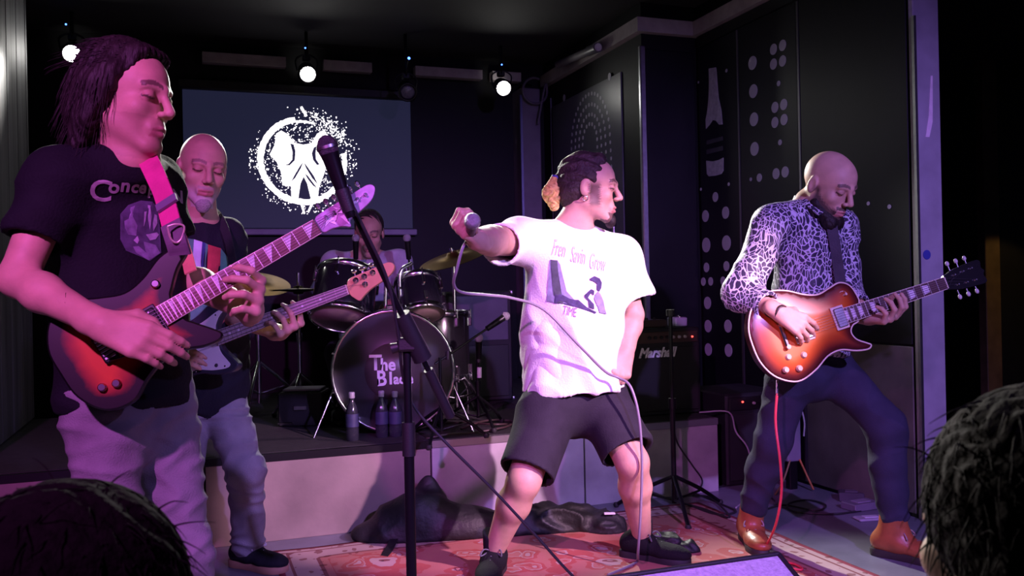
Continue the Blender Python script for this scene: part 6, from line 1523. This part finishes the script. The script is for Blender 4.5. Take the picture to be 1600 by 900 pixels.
MB().tube([gq+UP*.43+np.array((-.02, 0, 0)), gq+UP*.47, gq+UP*.445+np.array((.05, -.01, 0)), gq+UP*.36+np.array((.065, -.03, 0)), gq+UP*.28+np.array((.06, -.03, 0))], .005, 8).build('loop_lead', mat('pale_cable', (.35, .33, .36), .5, vary=.1), gs)
MB().tube([gq+UP*.16+np.array((-.03, -.03, 0)), gq+UP*.06+np.array((-.10, -.06, 0)), gq+UP*.008+np.array((-.18, -.10, 0))], .005, 8).build('side_lead', mat('olive_cable', (.18, .14, .06), .5, vary=.1), gs)
# small electronics and papers on the floor by the right wall
for i, (px, py, sx, sy, sz, rot, col, lab) in enumerate([(1345, 795, .16, .10, .035, .4, (.14, .12, .17), 'grey adapter lying nearest the right guitarist\'s heel'), (1330, 782, .12, .09, .045, -.3, (.06, .05, .07), 'dark plug box among the cables by the wall'), (1360, 812, .14, .07, .012, .15, (.36, .34, .42), 'pale folded sheet on the floor by the boot')]):
    c = FL(px, py); R_ = (RT*math.cos(rot)+FW*math.sin(rot), FW*math.cos(rot)-RT*math.sin(rot), UP)
    t = thing('floor_box', lab, 'box', c); MB().box(c+UP*(sz/2+.001), (sx, sy, sz), R_, .004).build('housing', mat('floor_box_%d' % i, col, .4, vary=.2), t); MB().box(c+UP*(sz+.003), (sx*.5, sy*.5, .004), R_, .001).build('plate', mat('floor_plate_%d' % i, tuple(min(1, q*1.8) for q in col), .35, vary=.2), t)
bp = WY(1124, 640, 4.32); 
# cables on the floor
bc = mat('black_cable', (.02, .02, .022), .45)
def floor_cable(label, pix, r=.0048, m=bc, z=.006):
    pts = [FL(*q)+UP*(z+.003*(i % 2)) for i, q in enumerate(pix)]; MB().tube(pts, r, 7, 6).build('floor_cable', m, None, label=label, cat='cable', group='cables lying on the floor')
floor_cable('black cable coiled on the floor between the right guitarist\'s boots', [(1190, 800), (1225, 792), (1275, 800), (1290, 792), (1262, 783), (1232, 790), (1240, 801), (1300, 806), (1345, 800)])
floor_cable('black cable snaking from the low stand to the tan boot', [(1062, 765), (1090, 775), (1128, 790), (1150, 802), (1120, 806), (1085, 795), (1060, 785)])
floor_cable('thin black cable along the foot of the riser on the right', [(1075, 772), (1105, 768), (1135, 760), (1168, 756), (1195, 770), (1210, 785)], .0042)
floor_cable('black cable loop nearest the rug corner', [(1068, 790), (1100, 800), (1140, 812), (1110, 782), (1082, 778)], .005, z=.012)
# hanging loops on the riser end
MB().tube([WY(1050, 655, 4.09)+np.array((0, -.01, 0)), WY(1056, 690, 4.09)+np.array((0, -.012, 0)), WY(1078, 725, 4.09)+np.array((0, -.02, 0)), WY(1094, 750, 4.09)+np.array((0, -.02, 0)), FL(1088, 772)+UP*.008, FL(1070, 778)+UP*.008], .0045, 7).build('hanging_cable', bc, None, label='black cable hanging down the grey riser end', cat='cable')
MB().tube([np.array((2.62, 4.25, RISER+.01)), np.array((2.72, 4.12, RISER+.02)), WY(1150, 675, 4.0), WY(1170, 705, 3.98), FL(1176, 770)+UP*.006, FL(1150, 795)+UP*.006], .0045, 7).build('hanging_cable', mat('pale_cable', (.35, .33, .36), .5), None, label='pale cable drooping from the riser behind the right guitarist', cat='cable')
# leads on the riser
for i, (pix, lab) in enumerate([([(670, 690), (700, 684), (740, 678), (790, 672), (800, 660), (760, 662), (720, 672)], 'dark cable along the riser edge under the cymbal stand'), ([(640, 676), (680, 668), (720, 662), (770, 668), (800, 664)], 'thin cable on the riser behind the cymbal stand')]):
    pts = [FL(*q, RISER)+UP*(.006+.01*(k % 2)) for k, q in enumerate(pix)]; pts = [np.array((p[0], max(p[1], YR+.03), p[2])) for p in pts]
    MB().tube(pts, .006, 7, 6).build('riser_cable', mat('brown_black_cable', (.05, .03, .03), .45, vary=.1), None, label=lab, cat='cable', group='cables on the riser')
# ------------------------------------------------------------------ bags and jackets on the floor
cl_m = mat('black_nylon', (.010, .010, .012), .55, spec=.4, vary=.3, vscale=9, bump=.5, bscale=30)
def heap(name, label, blobs, seed, amp=.014, h=.009, cat='bag', freq=17):
    S = SDF()
    for (px, py, w, d, hh, off) in blobs:
        c = FL(px, py)+FW*off+UP*hh*.35; S.el(c, (w, d, hh), np.column_stack([RT, FW, UP]), .05)
    S.cut((0, 0, .004), (0, 0, -1))
    t = sdf_obj(name, S.mesh(h), cl_m, None, disp=lambda v: folds(v, freq, amp, seed)*np.clip((v[:, 2]-.004)/.03, 0, 1), label=label, cat=cat)
    me = t.data; co = np.empty(len(me.vertices)*3, np.float32); me.vertices.foreach_get('co', co); co = co.reshape(-1, 3); co[:, 2] = np.maximum(co[:, 2], .004); me.vertices.foreach_set('co', co.ravel()); me.update(); return t
hp = heap('gig_bag', 'black gig bag slumped against the riser behind the mic stand', [(600, 850, .15, .09, .08, .06), (650, 846, .20, .11, .15, .06), (715, 842, .20, .10, .11, .05), (668, 840, .08, .05, .20, .09)], 91, .007, freq=11)
MB().ribbon([FL(625, 838)+UP*.05, FL(612, 858)+UP*.02, FL(600, 872)+UP*.006, FL(592, 880)+UP*.006], [RT]*4, .035, .004).build('shoulder_strap', cl_m, hp)
heap('jacket', 'black jacket lying rumpled behind the singer\'s legs', [(785, 838, .14, .09, .07, .05), (850, 834, .18, .10, .09, .06), (910, 830, .16, .09, .075, .05), (950, 832, .09, .06, .05, .0)], 92, .010, cat='jacket', freq=16)
heap('glove', 'black crumpled cloth beside the singer\'s shoe on the rug', [(1040, 858, .06, .05, .05, .0), (1065, 862, .05, .035, .035, .0), (1082, 864, .03, .025, .025, .0)], 93, .006, .006, 'cloth', 45)
MB().box(FL(953, 832)+UP*.085, (.05, .02, .008), (RT, FW, UP), .002).build('zip_tab', mat('pale_tab', (.6, .58, .62), .5, vary=.1), bpy.data.objects['jacket'])
